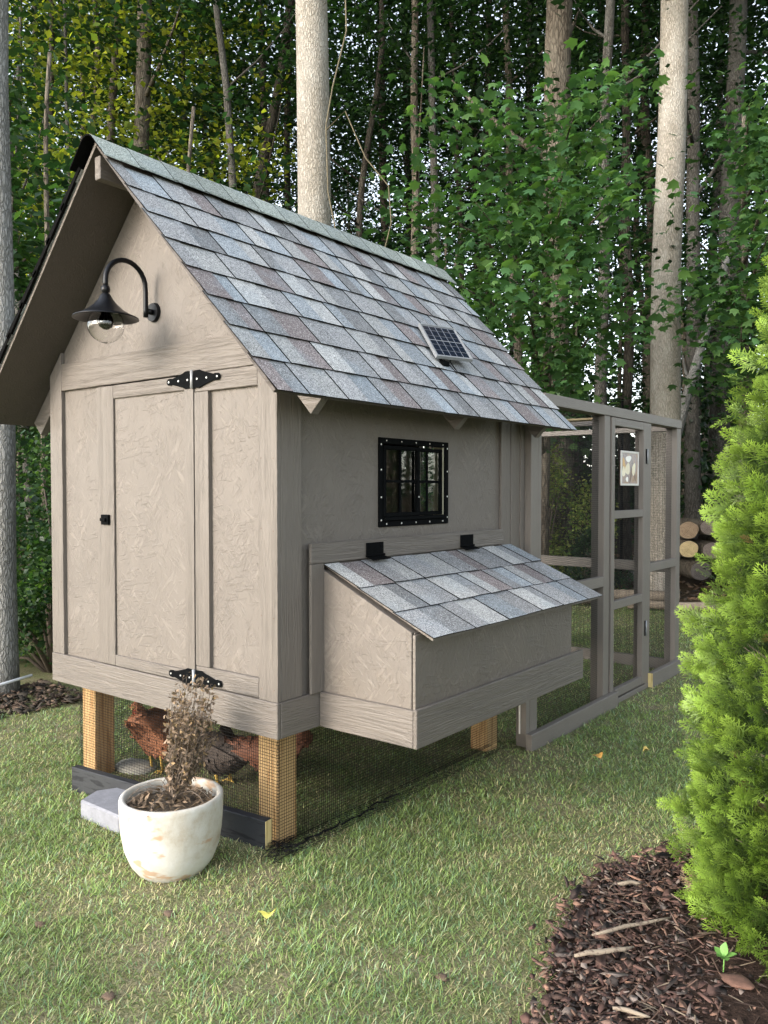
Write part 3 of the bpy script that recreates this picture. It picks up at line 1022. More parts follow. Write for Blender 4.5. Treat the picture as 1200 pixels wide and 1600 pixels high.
# screen door
DXa, DXb = RX - .034, RX + .003
rdoor = rb('door', (DXa, 3.024, 0.0), (DXb, 3.078, 1.884), 'run_z')
rb('stile', (DXa, 3.600, 0.0), (DXb, 3.660, 1.884), 'run_z', rdoor)
for z0, z1 in ((0.0, .055), (.60, .655), (1.210, 1.262), (1.830, 1.884)):
    rb('rail', (DXa, 3.0785, z0), (DXb - .001, 3.5995, z1), 'run_y', rdoor)
for z0, z1 in ((1.59, 1.696), (.345, .455)):
    h = board('hinge', (DXb + .0002, 3.640, z0), (DXb + .003, 3.685, z1), M['black'], rdoor, .001)
    build('pin', bm_tube([(DXb + .006, 3.664, z0), (DXb + .006, 3.664, z1)], .006, 8), M['steel'], rdoor, True)
cell = .0127
wire_grid('wire_mesh', (RX - .041, 2.0, .0), (0, 1, 0), (0, 0, 1), 2.40, 1.885, cell, .0011, run)
wire_grid('wire_mesh', (-1.48, 4.425, .0), (1, 0, 0), (0, 0, 1), 1.50, 1.86, .0127, .0011, run)
wire_grid('wire_mesh', (-1.535, 2.0, .0), (0, 1, 0), (0, 0, 1), 2.40, 1.85, .025, .0012, run)

# picture on the run door: printed metal sheet, hens
sign = thing('picture_sign', (RX, 3.32, 1.44), 'small white framed picture of pale hens hanging on the run door mesh', 'sign')
SY0, SY1, SZ0, SZ1 = 3.160, 3.485, 1.432, 1.668
g = NT('sign_print')
c = g.ramp(g.noise(g.coord((1, 5, 6)), 2.2, 4, .6), [(0.3, (0.10, 0.085, 0.10)), (0.45, (0.30, 0.24, 0.24)), (0.6, (0.36, 0.23, 0.14)), (0.75, (0.14, 0.09, 0.06))])
M['print'] = g.done(c, 0.35)
board('plate', (RX + .004, SY0, SZ0), (RX + .007, SY1, SZ1), M['print'], sign, 0)
bm = bmesh.new()
for lo, hi in (((SY0, SZ0), (SY1, SZ0 + .014)), ((SY0, SZ1 - .014), (SY1, SZ1)), ((SY0, SZ0 + .0142), (SY0 + .02, SZ1 - .0142)), ((SY1 - .02, SZ0 + .0142), (SY1, SZ1 - .0142))):
    bm_box((RX + .0072, lo[0], lo[1]), (RX + .012, hi[0], hi[1]), .001, bm)
build('frame', bm, M['caulk'], sign)
def blob(cy_, cz_, ry, rz, rot, col, nm, o):
    pts = []
    for k in range(14):
        a = 2 * math.pi * k / 14
        q = 1 + .12 * math.sin(3 * a + cy_ * 40)
        yy, zz = ry * math.cos(a) * q, rz * math.sin(a) * q
        pts.append((RX + .0072 + o, cy_ + yy * math.cos(rot) - zz * math.sin(rot), cz_ + yy * math.sin(rot) + zz * math.cos(rot)))
    ob = build('printed_hen', bm_prism(pts, Vector((.0004, 0, 0))), col, sign)
cr = mat_plain('print_cream', (0.75, 0.68, 0.5), .4)
wh = mat_plain('print_white', (0.82, 0.8, 0.76), .4)
og = mat_plain('print_orange', (0.6, 0.36, 0.12), .4)
br = mat_plain('print_brown', (0.16, 0.09, 0.05), .4)
blob(3.225, 1.57, .022, .05, .3, og, 'a', 0)
blob(3.215, 1.525, .028, .035, 0, cr, 'b', .0005)
blob(3.285, 1.545, .045, .038, .5, cr, 'c', .0005)
blob(3.395, 1.545, .03, .045, -.4, cr, 'd', .0005)
blob(3.275, 1.475, .022, .018, 0, wh, 'e', .001)
blob(3.345, 1.50, .012, .055, -.35, br, 'f', .001)
blob(3.42, 1.49, .012, .03, .2, br, 'g', .001)
blob(3.30, 1.615, .05, .022, .1, wh, 'h', .0005)

# ------------------------------------------------------------------ flower pot with a dead plant
g = NT('whitewashed_terracotta')
f = g.noise(g.coord(), 7, 6, .7)
c = g.ramp(f, [(0.3, (0.36, 0.31, 0.24)), (0.48, (0.46, 0.44, 0.39)), (0.7, (0.52, 0.52, 0.50))])
ms = g.ramp(g.noise(g.coord((1, 1, 2)), 9.0, 3, .5), [(0.57, 0), (0.63, 0.75)])
c = g.mix(ms, c, (0.36, 0.22, 0.12))
M['pot'] = g.done(c, 0.75, g.bump(g.noise(g.coord(), 30, 6, .7), .5, .004), spec=.3)
PC = (-.292, -.262, 0.0)
pot = thing('flower_pot', PC, 'whitewashed round clay flower pot on the grass before the coop', 'flower pot')
pp = [(.0, -.01), (.105, -.01), (.125, .004), (.152, .04), (.172, .09), (.182, .15), (.187, .21), (.189, .262), (.188, .274), (.183, .279), (.173, .279), (.167, .274), (.166, .262), (.165, .2), (.15, .15)]
build('body', bm_lathe(pp, PC, 64, wob=.012), M['pot'], pot, True)
g = NT('potting_soil')
c = g.ramp(g.noise(g.coord(), 60, 5, .75), [(.3, (.03, .022, .015)), (.55, (.1, .075, .05)), (.75, (.24, .19, .13))])
M['soil'] = g.done(c, .95, g.bump(g.noise(g.coord(), 60, 5, .7), 1.0, .012))
bm = bmesh.new()
bmesh.ops.create_grid(bm, x_segments=24, y_segments=24, size=.165)
for v in bm.verts:
    r = v.co.xy.length
    m = max(abs(v.co.x), abs(v.co.y))
    if r > 1e-6: v.co.xy *= m / r
    v.co.z = .232 + .022 * (1 - m / .165) + .008 * noise.noise(v.co * 40)
    v.co += Vector(PC)
build('soil', bm, M['soil'], pot, True)
# litter on the soil
cx_, cy_ = PC[0], PC[1]
N = 260
ang = rng.uniform(0, 2 * np.pi, N)
rad = .155 * np.sqrt(rng.uniform(0, 1, N))
pos = np.stack([cx_ + rad * np.cos(ang), cy_ + rad * np.sin(ang), .247 + .012 * (1 - rad / .16) + rng.uniform(0, .012, N)], 1)
tv = np.array([[-.5, 0, 0], [0, -.16, .08], [.5, 0, .02], [0, .16, .06]])
tf = np.array([[0, 1, 2, 3]])
nr = np.stack([rng.normal(0, .5, N), rng.normal(0, .5, N), np.ones(N)], 1)
v, f = scatter(tv, tf, pos, frames_from(nr, rng.uniform(0, 6.28, N)), rng.uniform(.015, .045, N))
cc = np.repeat(np.array([[.2, .14, .09]]) * rng.uniform(.3, 1.7, (N, 1)), 4, 0)
M['dry'] = mat_leaf('dry_leaf', .1, .8)
lit = np_mesh('leaf_litter', v - np.array(PC), f, M['dry'], pot, cc)
lit['kind'] = 'stuff'

dp = thing('dead_plant', (PC[0] + .01, PC[1] + .0, .25), 'dried brown dead shrub with curled leaves standing in the white pot', 'plant')
bm = bmesh.new()
LP = []
base_p = Vector((PC[0] + .012, PC[1] + .0, .245))
right = Vector((.788, .616, 0))
fw = Vector((-.616, .788, 0))
for i in range(84):
    a = rnd.uniform(-1, 1)
    b = rnd.uniform(-1, 1)
    h = rnd.uniform(.26, .49) * (1 - .06 * abs(a))
    tip = base_p + right * (a * .078 + .068) + fw * (b * .09) + Vector((0, 0, h))
    mid = base_p + (tip - base_p) * .45 + right * (a * .03 + .008) + fw * b * .03
    path = []
    for k in range(9):
        t = k / 8
        p = base_p * (1 - t) ** 2 + mid * 2 * t * (1 - t) + tip * t * t
        p += Vector((noise.noise((i, t * 4, 0)), noise.noise((i, t * 4, 9)), 0)) * .012 * t
        path.append(p)
    r0 = rnd.uniform(.0014, .0032)
    bm_tube(path, [r0 * (1 - .75 * k / 8) for k in range(9)], 5, bm)
    for k in range(2, 9):
        for _ in range(rnd.choice((1, 2, 3))):
            q = path[k] + Vector([rnd.uniform(-.014, .014) for _ in range(3)])
            LP.append(q)
            if rnd.random() < .4:
                bm_tube([path[k], q], .0008, 3, bm, cap=False)
for i in range(9):
    a = rnd.uniform(0, 6.28)
    d = Vector((math.cos(a), math.sin(a), 0))
    path = [base_p + d * (.2 * t) * rnd.uniform(.8, 1) + Vector((0, 0, .05 * math.sin(t * 3.0) + .015)) for t in (0, .25, .5, .75, 1)]
    bm_tube(path, .0014, 4, bm)
M['twig'] = mat_plain('dead_twig', (0.115, 0.09, 0.07), .9, var=.4, nscale=40)
build('stem', bm, M['twig'], dp, True)
pos = np.array([list(p) for p in LP])
extra = pos[rng.integers(0, len(pos), 800)] + rng.normal(0, .008, (800, 3))
extra = extra[extra[:, 2] < .6]
extra2 = pos[rng.integers(0, len(pos), 900)] + rng.normal(0, .01, (900, 3))
pos = np.concatenate([pos, extra, extra2])
N = len(pos)
tv = np.array([[-.5, 0, 0], [-.1, -.25, .12], [.5, 0, .1], [-.1, .25, .12], [0, 0, -.02]])
tf = np.array([[0, 1, 4], [1, 2, 4], [2, 3, 4], [3, 0, 4]])
v, f = scatter(tv, tf, pos, frames_from(rng.normal(0, 1, (N, 3)), rng.uniform(0, 6.28, N)), rng.uniform(.010, .026, N))
tone = rng.uniform(.25, .95, (N, 1))
hue = np.where(rng.uniform(0, 1, (N, 1)) < .18, np.array([[.5, .34, .18]]), np.array([[.30, .215, .15]]))
cc = np.repeat(hue * tone, 5, 0)
np_mesh('dry_leaves', v - np.array([PC[0] + .01, PC[1], .25]), f, M['dry'], dp, cc)['kind'] = 'stuff'

# ------------------------------------------------------------------ block, boards, stones by the coop
M['concrete'] = mat_plain('grey_concrete', (0.22, 0.225, 0.25), .9, 0, .14, 30, .5, spec=.2)
bm = bm_prism([(-1.03, -.11, -.01), (-.985, -.215, -.01), (-.70, -.215, -.01), (-.66, -.11, -.01), (-.70, .0, -.01), (-.97, .01, -.01)], Vector((0, 0, .085)), .008)
tag(recenter(build('landscape_block', bm, M['concrete'])), 'grey concrete landscaping block lying on the grass behind the white pot', 'block')
p1, p2 = Vector((-1.297, -.067, -.02)), Vector((-.128, .055, -.02))
dr = (p2 - p1).normalized()
sd_ = Vector((-dr.y, dr.x, 0)) * .038
bd = thing('timber_board', (-.7, -.01, 0), 'weathered black painted timber board on edge along the front of the coop', 'board')
build('plank', bm_prism([p1, p2, p2 + sd_, p1 + sd_], Vector((0, 0, .132)), .003), M['black_board'], bd)
build('cut_end', bm_prism([p2 + dr * .0006, p2 + dr * .003, p2 + dr * .003 + sd_, p2 + dr * .0006 + sd_], Vector((0, 0, .130))), M['cut_end'], bd)
def rock(name, c, s, mat, seed, sub=2):
    bm = bmesh.new()
    bmesh.ops.create_icosphere(bm, subdivisions=sub, radius=1)
    for v in bm.verts:
        n_ = 1 + .25 * noise.noise(v.co * 1.6 + Vector((seed, 0, 0))) + .12 * noise.noise(v.co * 5 + Vector((seed, 3, 0)))
        v.co = Vector((v.co.x * s[0] * n_, v.co.y * s[1] * n_, v.co.z * s[2] * n_)) + Vector(c)
    return build(name, bm, mat, None, True)
M['stone'] = mat_plain('pale_stone', (0.36, 0.35, 0.3), .9, 0, .2, 25, .5)
tag(recenter(rock('flat_stone', (-1.33, .30, .005), (.14, .09, .022), M['stone'], 3)), 'flat pale stone on the grass under the coop beside the left post', 'stone')
# crumpled end of the black netting at the near post
bm = bmesh.new()
for i in range(26):
    c0 = Vector((-.07 + rnd.uniform(-.05, .06), .045 + rnd.uniform(-.05, .08), .008))
    path = [c0 + Vector((rnd.uniform(-.05, .05), rnd.uniform(-.05, .05), rnd.uniform(0, .03))) for _ in range(4)]
    bm_tube(path, .0013, 4, bm)
for i in range(7):
    y = .1 + i * .1
    bm_tube([(-.05 + rnd.uniform(-.01, .03), y, .012), (-.04 + rnd.uniform(-.01, .03), y + .05, .022), (-.05 + rnd.uniform(-.01, .03), y + .12, .010)], .004, 5, bm)
tag(recenter(build('netting_scrap', bm, M['wire'])), 'crumpled black netting edge on the grass at the foot of the near post', 'netting')

# ------------------------------------------------------------------ hens
M['feather'] = mat_leaf('hen_feather', .08, .75)
M['comb'] = mat_plain('hen_comb', (0.42, 0.05, 0.035), .5, var=.2)
M['beak'] = mat_plain('hen_beak', (0.45, 0.3, 0.12), .5)
M['legs'] = mat_plain('hen_leg', (0.55, 0.36, 0.08), .6)
M['eye'] = mat_plain('hen_eye', (0.25, 0.08, 0.01), .15)
def ellipsoid_ring_body(stations, n=20):
    """stations: (x, z, half width y, half height) along the body"""
    V, F = [], []
    for (x, z, wy, hz, tilt) in stations:
        for k in range(n):
            a = 2 * math.pi * k / n
            yy, zz = wy * math.cos(a), hz * math.sin(a)
            V.append(Vector((x - zz * math.sin(tilt), yy, z + zz * math.cos(tilt))))
    m = len(stations)
    for i in range(m - 1):
        for k in range(n):
            F.append((i * n + k, i * n + (k + 1) % n, (i + 1) * n + (k + 1) % n, (i + 1) * n + k))
    F.append(tuple(range(n))[::-1])
    F.append(tuple((m - 1) * n + k for k in range(n)))
    return V, F
def hen(loc, heading, label, colA, colB, crouch=False, scale=1.0, plump=1.0, seed=0):
    t = thing('hen', loc, label, 'hen', 'hens under the coop')
    t.rotation_euler = (0, 0, heading)
    t.scale = (scale,) * 3
    z0 = .20 if not crouch else .13
    # +x is forward: tail -> body -> breast -> neck -> head
    if not crouch:
        st = [(-.205, .285, .012, .02, .9), (-.17, .265, .032, .045, .7), (-.12, .235, .062, .072, .4), (-.05, .215, .085, .092, .15), (.02, .205, .092, .10, -.1),
              (.075, .215, .086, .098, -.45), (.108, .245, .070, .078, -.85), (.118, .285, .048, .052, -1.25), (.118, .325, .034, .038, -1.45), (.122, .358, .027, .031, -1.3),
              (.135, .380, .026, .028, -.8), (.155, .385, .021, .021, -.3), (.17, .382, .012, .012, 0)]
        head = Vector((.17, 0, .382))
    else:
        st = [(-.24, .20, .012, .02, .6), (-.19, .19, .035, .045, .5), (-.13, .165, .07, .07, .3), (-.05, .145, .092, .085, .1), (.03, .14, .095, .09, -.05),
              (.09, .145, .085, .082, -.3), (.13, .16, .06, .062, -.5), (.165, .165, .04, .042, -.4), (.2, .155, .03, .032, .1), (.225, .14, .026, .027, .2), (.245, .13, .02, .02, .2), (.258, .124, .012, .012, .2)]
        head = Vector((.258, 0, .124))
    st = [(a, b, c_ * (plump if c_ > .04 else 1), d_ * (plump if c_ > .04 else 1), e_) for a, b, c_, d_, e_ in st]
    V, F = ellipsoid_ring_body(st)
    bm = bmesh.new()
    bm_add(bm, V, F)
    bmesh.ops.recalc_face_normals(bm, faces=bm.faces)
    bmesh.ops.subdivide_edges(bm, edges=bm.edges, cuts=1, smooth=.6, use_grid_fill=True)
    for v in bm.verts:
        v.co += v.normal * .003 * noise.noise(v.co * 50)
    bm.normal_update()
    pts = [(v.co.copy(), v.normal.copy()) for v in bm.verts]
    nV = len(bm.verts)
    body = build('body', bm, M['feather'], t, True, world=False)
    at = body.data.attributes.new('col', 'FLOAT_COLOR', 'POINT')
    for i, v in enumerate(body.data.vertices):
        k = .5 + .5 * noise.noise(v.co * 14)
        c = [colA[j] * (1 - k) + colB[j] * k for j in range(3)]
        at.data[i].color = (*c, 1)
    # overlapping feathers
    r2 = np.random.default_rng(seed + 50)
    idx = r2.integers(0, nV, 1500)
    pos = np.array([list(pts[i][0] + pts[i][1] * .002) for i in idx]) + r2.normal(0, .005, (1500, 3))
    nrm_ = np.array([list(pts[i][1]) for i in idx])
    back = np.array([[-1., 0, -.25]])
    tdir = back - nrm_ * (nrm_ @ back.T)
    tdir /= np.linalg.norm(tdir, axis=1, keepdims=True) + 1e-6
    nr_ = nrm_ + tdir * -.35
    nr_ /= np.linalg.norm(nr_, axis=1, keepdims=True)
    bt = np.cross(nr_, tdir)
    fr = np.stack([tdir, bt, nr_], 2)
    tv = np.array([[0, -.25, 0], [.6, -.32, .03], [1, 0, .02], [.6, .32, .03], [0, .25, 0]])
    tf = np.array([[0, 1, 2, 3, 4]])
    headz = np.clip((pos[:, 2] - .3) / .08, 0, 1) if not crouch else np.clip((pos[:, 0] - .15) / .08, 0, 1)
    sc_ = r2.uniform(.018, .03, 1500) * (1 - .55 * headz)
    v, f = scatter(tv, tf, pos, fr, sc_)
    k = r2.uniform(0, 1, (1500, 1))
    cc = (np.array([colA]) * (1 - k) + np.array([colB]) * k) * r2.uniform(.7, 1.3, (1500, 1))
    cc5 = np.repeat(cc, 5, 0)
    cc5[2::5] *= .6
    ob = np_mesh('plumage', v, f, M['feather'], t, cc5)
    ob['kind'] = 'stuff'
    # tail
    tx, tz = (-.185, .275) if not crouch else (-.22, .2)
    for j in range(-3, 4):
        bm = bmesh.new()
        a = j * .12
        L_ = .12
        w = .016
        p0 = Vector((tx, j * .006, tz))
        d = Vector((-math.cos(.9 if not crouch else .35), math.sin(a), math.sin(.9 if not crouch else .35))).normalized()
        side = Vector((.3, 0, .9)).cross(d).normalized()
        q = [p0 - side * w * .5, p0 + d * L_ * .7 - side * w, p0 + d * L_, p0 + d * L_ * .7 + side * w, p0 + side * w * .5]
        bm_prism(q, side.cross(d).normalized() * .002, 0, bm)
        fo = build('tail_feather', bm, M['feather'], t, world=False)
        at = fo.data.attributes.new('col', 'FLOAT_COLOR', 'POINT')
        for i in range(len(fo.data.vertices)):
            at.data[i].color = (colB[0] * .35, colB[1] * .35, colB[2] * .35, 1)
    # wings
    for s in (-1, 1):
        bm = bmesh.new()
        zc = .235 if not crouch else .165
        yb = .084 if not crouch else .09
        prof = [(.06, .02), (.02, .05), (-.06, .05), (-.14, .035), (-.2, .02), (-.13, -.01), (-.06, -.035), (.01, -.04), (.055, -.02)]
        vs = [(x, s * (yb - .25 * max(0, -x - .05) * 1.0 + .003), zc + z) for x, z in prof]
        bm_prism(vs, Vector((0, s * .008, 0)), .003, bm)
        wo = build('wing', bm, M['feather'], t, True, world=False)
        at = wo.data.attributes.new('col', 'FLOAT_COLOR', 'POINT')
        for i in range(len(wo.data.vertices)):
            at.data[i].color = (colA[0] * .8, colA[1] * .8, colA[2] * .8, 1)
    # face
    hx, hz = head.x, head.z
    bm = bm_tube([(hx - .008, 0, hz), (hx + .008, 0, hz - .001), (hx + .024, 0, hz - .008)], [.010, .007, .001], 8)
    build('beak', bm, M['beak'], t, True, world=False)
    cp = [(hx - .045, hz + .018), (hx - .05, hz + .038), (hx - .038, hz + .032), (hx - .03, hz + .05), (hx - .02, hz + .034), (hx - .012, hz + .046), (hx - .004, hz + .026), (hx + .002, hz + .01)]
    build('comb', bm_prism([(x, -.002, z) for x, z in cp], Vector((0, .004, 0)), .001), M['comb'], t, world=False)
    for s in (-1, 1):
        build('wattle', bm_prism([(hx - .008, s * .006, hz - .01), (hx + .004, s * .006, hz - .012), (hx + .002, s * .006, hz - .032), (hx - .006, s * .006, hz - .034)], Vector((0, s * .003, 0)), .001), M['comb'], t, world=False)
        bm = bmesh.new()
        bmesh.ops.create_uvsphere(bm, u_segments=8, v_segments=6, radius=.0045)
        bmesh.ops.translate(bm, verts=bm.verts, vec=(hx - .02, s * .0185, hz + .004))
        build('eye', bm, M['eye'], t, True, world=False)
        bm = bmesh.new()
        zt = .15 if not crouch else .08
        bm_tube([(-.005, s * .035, zt), (.015, s * .036, zt * .55), (.0, s * .036, .008)], [.013, .008, .006], 8, bm)
        for a in (-.5, 0, .5, math.pi):
            l_ = .05 if a != math.pi else .025
            bm_tube([(0, s * .036, .008), (math.cos(a) * l_ * .6, s * .036 + math.sin(a) * l_ * .6, .010), (math.cos(a) * l_, s * .036 + math.sin(a) * l_, .003)], [.0055, .0045, .002], 6, bm)
        build('leg', bm, M['legs'], t, True, world=False)
    return t
hen((-1.205, .345, -.002), R(-78), 'chestnut hen standing upright behind the wire, left of the dead plant', (.30, .125, .06), (.17, .065, .032), False, .94, seed=1, plump=1.32)
hen((-.80, .43, -.002), R(170), 'dark brown hen crouching behind the dead plant', (.07, .052, .042), (.035, .026, .022), True, 1.0, seed=2)
hen((-.44, .42, -.002), R(35), 'reddish brown hen half hidden behind the near post', (.17, .068, .038), (.09, .037, .022), False, .98, seed=3)

# ------------------------------------------------------------------ lawn grass
def lawn_region(x, y):
    """true where lawn grows"""
    bed = in_poly(x, y)
    far = (y - .45 * x) + .25 * np.sin(x * 3) > 8.9
    left = (x < -2.75 - .12 * np.sin(y * 5) + .10 * y - .9 * np.clip(y - 1.5, 0, 9)) & (y < 6)
    return ~(bed | far | left)
def fbm(x, y, s, seed):
    r_ = np.random.default_rng(seed)
    o = np.zeros_like(x)
    for k in range(5):
        a, b, c_, d_ = r_.uniform(-1, 1, 4) * s * (1.6 ** k)
        o += np.sin(a * x * 3 + b * y * 3 + c_) * np.cos(d_ * x * 2.3 - a * y * 2.1 + b) / (1.3 ** k)
    return o
cells = []
def add_cell(x0, x1, y0, y1, dens):
    n = int((x1 - x0) * (y1 - y0) * dens)
    cells.append(np.stack([rng.uniform(x0, x1, n), rng.uniform(y0, y1, n)], 1))
cx0, cy0 = 2.163, -2.125
step = .4
x = -7.0
while x < 6.0:
    y = -2.6
    while y < 11.5:
        mx, my = x + step / 2, y + step / 2
        dx, dy = mx - cx0, my - cy0
        dist = math.hypot(dx, dy)
        D = -.6157 * dx + .788 * dy
        lat = .788 * dx + .6157 * dy
        if D > 1.2 and abs(lat) < .60 * D + .7:
            dens = 19500 if dist < 3.2 else (19500 * (3.2 / dist) ** 1.75)
            add_cell(x, x + step, y, y + step, dens)
        elif dist < 6 and D > -1:
            add_cell(x, x + step, y, y + step, 900)
        y += step
    x += step
P = np.concatenate(cells)
P = P[lawn_region(P[:, 0], P[:, 1])]
pat = fbm(P[:, 0], P[:, 1], 1.0, 3)
pat2 = fbm(P[:, 0], P[:, 1], 4.5, 5)
dryness = 1 / (1 + np.exp(-(pat * .9 + pat2 * 1.5 - .2) * 1.2))
# drier along the bed edge
edge_d = np.min(np.hypot(P[:, None, 0] - BEDN[None, 2:9, 0], P[:, None, 1] - BEDN[None, 2:9, 1]), 1)
dryness = np.clip(dryness + .45 * np.exp(-(edge_d / .35) ** 2), 0, 1)
keep = rng.uniform(0, 1, len(P)) > .45 * dryness
P, dryness = P[keep], dryness[keep]
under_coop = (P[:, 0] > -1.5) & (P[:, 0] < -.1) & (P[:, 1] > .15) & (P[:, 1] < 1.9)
inside_hard = ((P[:, 0] > -.215) & (P[:, 0] < -.1) & (P[:, 1] > .09) & (P[:, 1] < .21)) | (np.hypot(P[:, 0] - PC[0], P[:, 1] - PC[1]) < .10) | ((P[:, 0] > RI) & (P[:, 0] < RX + .037) & (P[:, 1] > 1.86))
P, dryness, under_coop = P[~inside_hard], dryness[~inside_hard], under_coop[~inside_hard]
N = len(P)
dist = np.hypot(P[:, 0] - cx0, P[:, 1] - cy0)
grow = np.clip(dist / 3.2, 1, 3.0) ** .7
hgt = rng.uniform(.011, .040, N) * (1 - .3 * dryness)
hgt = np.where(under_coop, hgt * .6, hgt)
# keep grass low where the pot, block and board stand so it only fringes them
wid = rng.uniform(.0008, .0018, N) * grow
az = rng.uniform(0, 2 * np.pi, N)
lean = rng.uniform(.3, 1.6, N) + .4 * dryness
dirx, diry = np.cos(az), np.sin(az)
z0 = gzv(P[:, 0], P[:, 1])
def blade_pt(t, side):
    off = np.sin(lean * t) / lean * hgt * 1.15
    up_ = (1 - (1 - np.cos(lean * t)) * .9) * t * hgt
    up_ = np.maximum(up_, .002 * t)
    w = wid * side
    return np.stack([P[:, 0] + dirx * off - diry * w, P[:, 1] + diry * off + dirx * w, z0 + up_ - .002 * (t == 0)], 1)
v = np.stack([blade_pt(0.0, -1), blade_pt(0.0, 1), blade_pt(.55, .8), blade_pt(.55, -.8), blade_pt(1.0, 0)], 1).reshape(-1, 3)
b5 = (np.arange(N) * 5)[:, None]
quads = np.concatenate([b5 + np.array([[0, 1, 2]]), b5 + np.array([[0, 2, 3]]), b5 + np.array([[3, 2, 4]])], 0)
green = np.array([.165, .23, .085])
green2 = np.array([.25, .33, .13])
bluish = np.array([.12, .20, .12])
straw = np.array([.44, .39, .26])
pale = np.array([.30, .38, .27])
u = rng.uniform(0, 1, (N, 1))
c = green * (1 - u) + green2 * u
q = rng.uniform(0, 1, (N, 1))
c = np.where(q < .22, bluish, c)
dd = dryness[:, None]
c = np.where(rng.uniform(0, 1, (N, 1)) < .05 + .5 * dd, straw * rng.uniform(.55, 1.1, (N, 1)), c)
c = np.where(rng.uniform(0, 1, (N, 1)) < .10, pale, c)
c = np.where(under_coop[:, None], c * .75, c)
c = c * rng.uniform(.75, 1.8, (N, 1)) * np.array([.98, 1.0, .86]) * (1 + .16 * np.clip(pat[keep][~inside_hard], -1, 1))[:, None]
M['grass'] = mat_leaf('grass_blade', .3, .55)
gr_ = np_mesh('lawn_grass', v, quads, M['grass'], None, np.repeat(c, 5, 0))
tag(gr_, 'short green lawn grass mixed with dry straw coloured blades', 'grass', kind='stuff')

# ------------------------------------------------------------------ bark mulch
def chips(N, xy, z, smin, smax, palette, seed):
    r_ = np.random.default_rng(seed)
    tv = []
    for zz, s in ((-.5, .9), (.5, 1)):
        for k in range(5):
            a = 2 * math.pi * k / 5 + .3
            tv.append([.5 * math.cos(a) * s, .5 * math.sin(a) * s * (1 + .2 * (k % 2)), zz])
    tv = np.array(tv)
    tf = [[0, 1, 6, 5], [1, 2, 7, 6], [2, 3, 8, 7], [3, 4, 9, 8], [4, 0, 5, 9], [5, 6, 7, 8], [5, 8, 9, 9]]
    tf = np.array([[0, 1, 6], [0, 6, 5], [1, 2, 7], [1, 7, 6], [2, 3, 8], [2, 8, 7], [3, 4, 9], [3, 9, 8], [4, 0, 5], [4, 5, 9], [5, 6, 7], [5, 7, 8], [5, 8, 9]])
    nr = np.stack([r_.normal(0, .38, N), r_.normal(0, .38, N), np.ones(N)], 1)
    fr = frames_from(nr, r_.uniform(0, 6.28, N))
    s = r_.uniform(smin, smax, N) * r_.choice([.6, 1, 1, 1.5], N)
    sc3 = np.stack([s * r_.uniform(.8, 1.5, N), s * r_.uniform(.18, .7, N), s * r_.uniform(.04, .13, N)], 1)
    K = len(tv)
    loc = tv[None] * (1 + r_.normal(0, .28, (N, K, 3))) * sc3[:, None, :]
    v = np.einsum('nij,nkj->nki', fr, loc) + np.concatenate([xy, z[:, None]], 1)[:, None, :]
    f = (tf[None] + (np.arange(N) * K)[:, None, None]).reshape(-1, 3)
    pal = np.array(palette)[r_.integers(0, len(palette), N)] * r_.uniform(.6, 1.35, (N, 1))
    return v.reshape(-1, 3), f, np.repeat(pal, K, 0)
def sample_bed(n, seed, shrink=0.0):
    r_ = np.random.default_rng(seed)
    q = np.stack([r_.uniform(.95, 2.75, n), r_.uniform(-.95, 1.75, n)], 1)
    jx, jy = r_.normal(0, .035, n), r_.normal(0, .035, n)
    return q[in_poly(q[:, 0] + jx, q[:, 1] + jy)]
BP = [(.08, .045, .036), (.12, .066, .052), (.045, .03, .026), (.15, .092, .07), (.17, .135, .115), (.03, .023, .02), (.10, .055, .043), (.2, .115, .08)]
xy = sample_bed(44000, 11)
v, f, cc = chips(len(xy), xy, .022 + rng.uniform(-.004, .022, len(xy)), .007, .034, BP, 12)
M['chip'] = mat_leaf('bark_chip', .0, .85)
tag(np_mesh('bark_mulch', v, f, M['chip'], None, cc), 'reddish brown bark mulch chips covering the bed round the thuja', 'mulch', kind='stuff')
# splinters
xy = sample_bed(2600, 21)
n_ = len(xy)
tv = np.array([[-.5, -.03, 0], [.5, -.02, .03], [.5, .03, .03], [-.5, .03, 0], [0, 0, .06]])
tf = np.array([[0, 1, 4], [1, 2, 4], [2, 3, 4], [3, 0, 4]])
nr = np.stack([rng.normal(0, .25, n_), rng.normal(0, .25, n_), np.ones(n_)], 1)
v, f = scatter(tv, tf, np.concatenate([xy, np.full((n_, 1), .046)], 1), frames_from(nr, rng.uniform(0, 6.28, n_)), rng.uniform(.015, .075, n_))
cc = np.repeat(np.where(rng.uniform(0, 1, (n_, 1)) < .3, np.array([[.30, .23, .16]]), np.array([[.09, .055, .04]])) * rng.uniform(.4, 1.3, (n_, 1)), 5, 0)
tag(np_mesh('mulch_splinters', v, f, M['chip'], None, cc), 'pale wood splinters scattered over the bark mulch', 'mulch', kind='stuff')
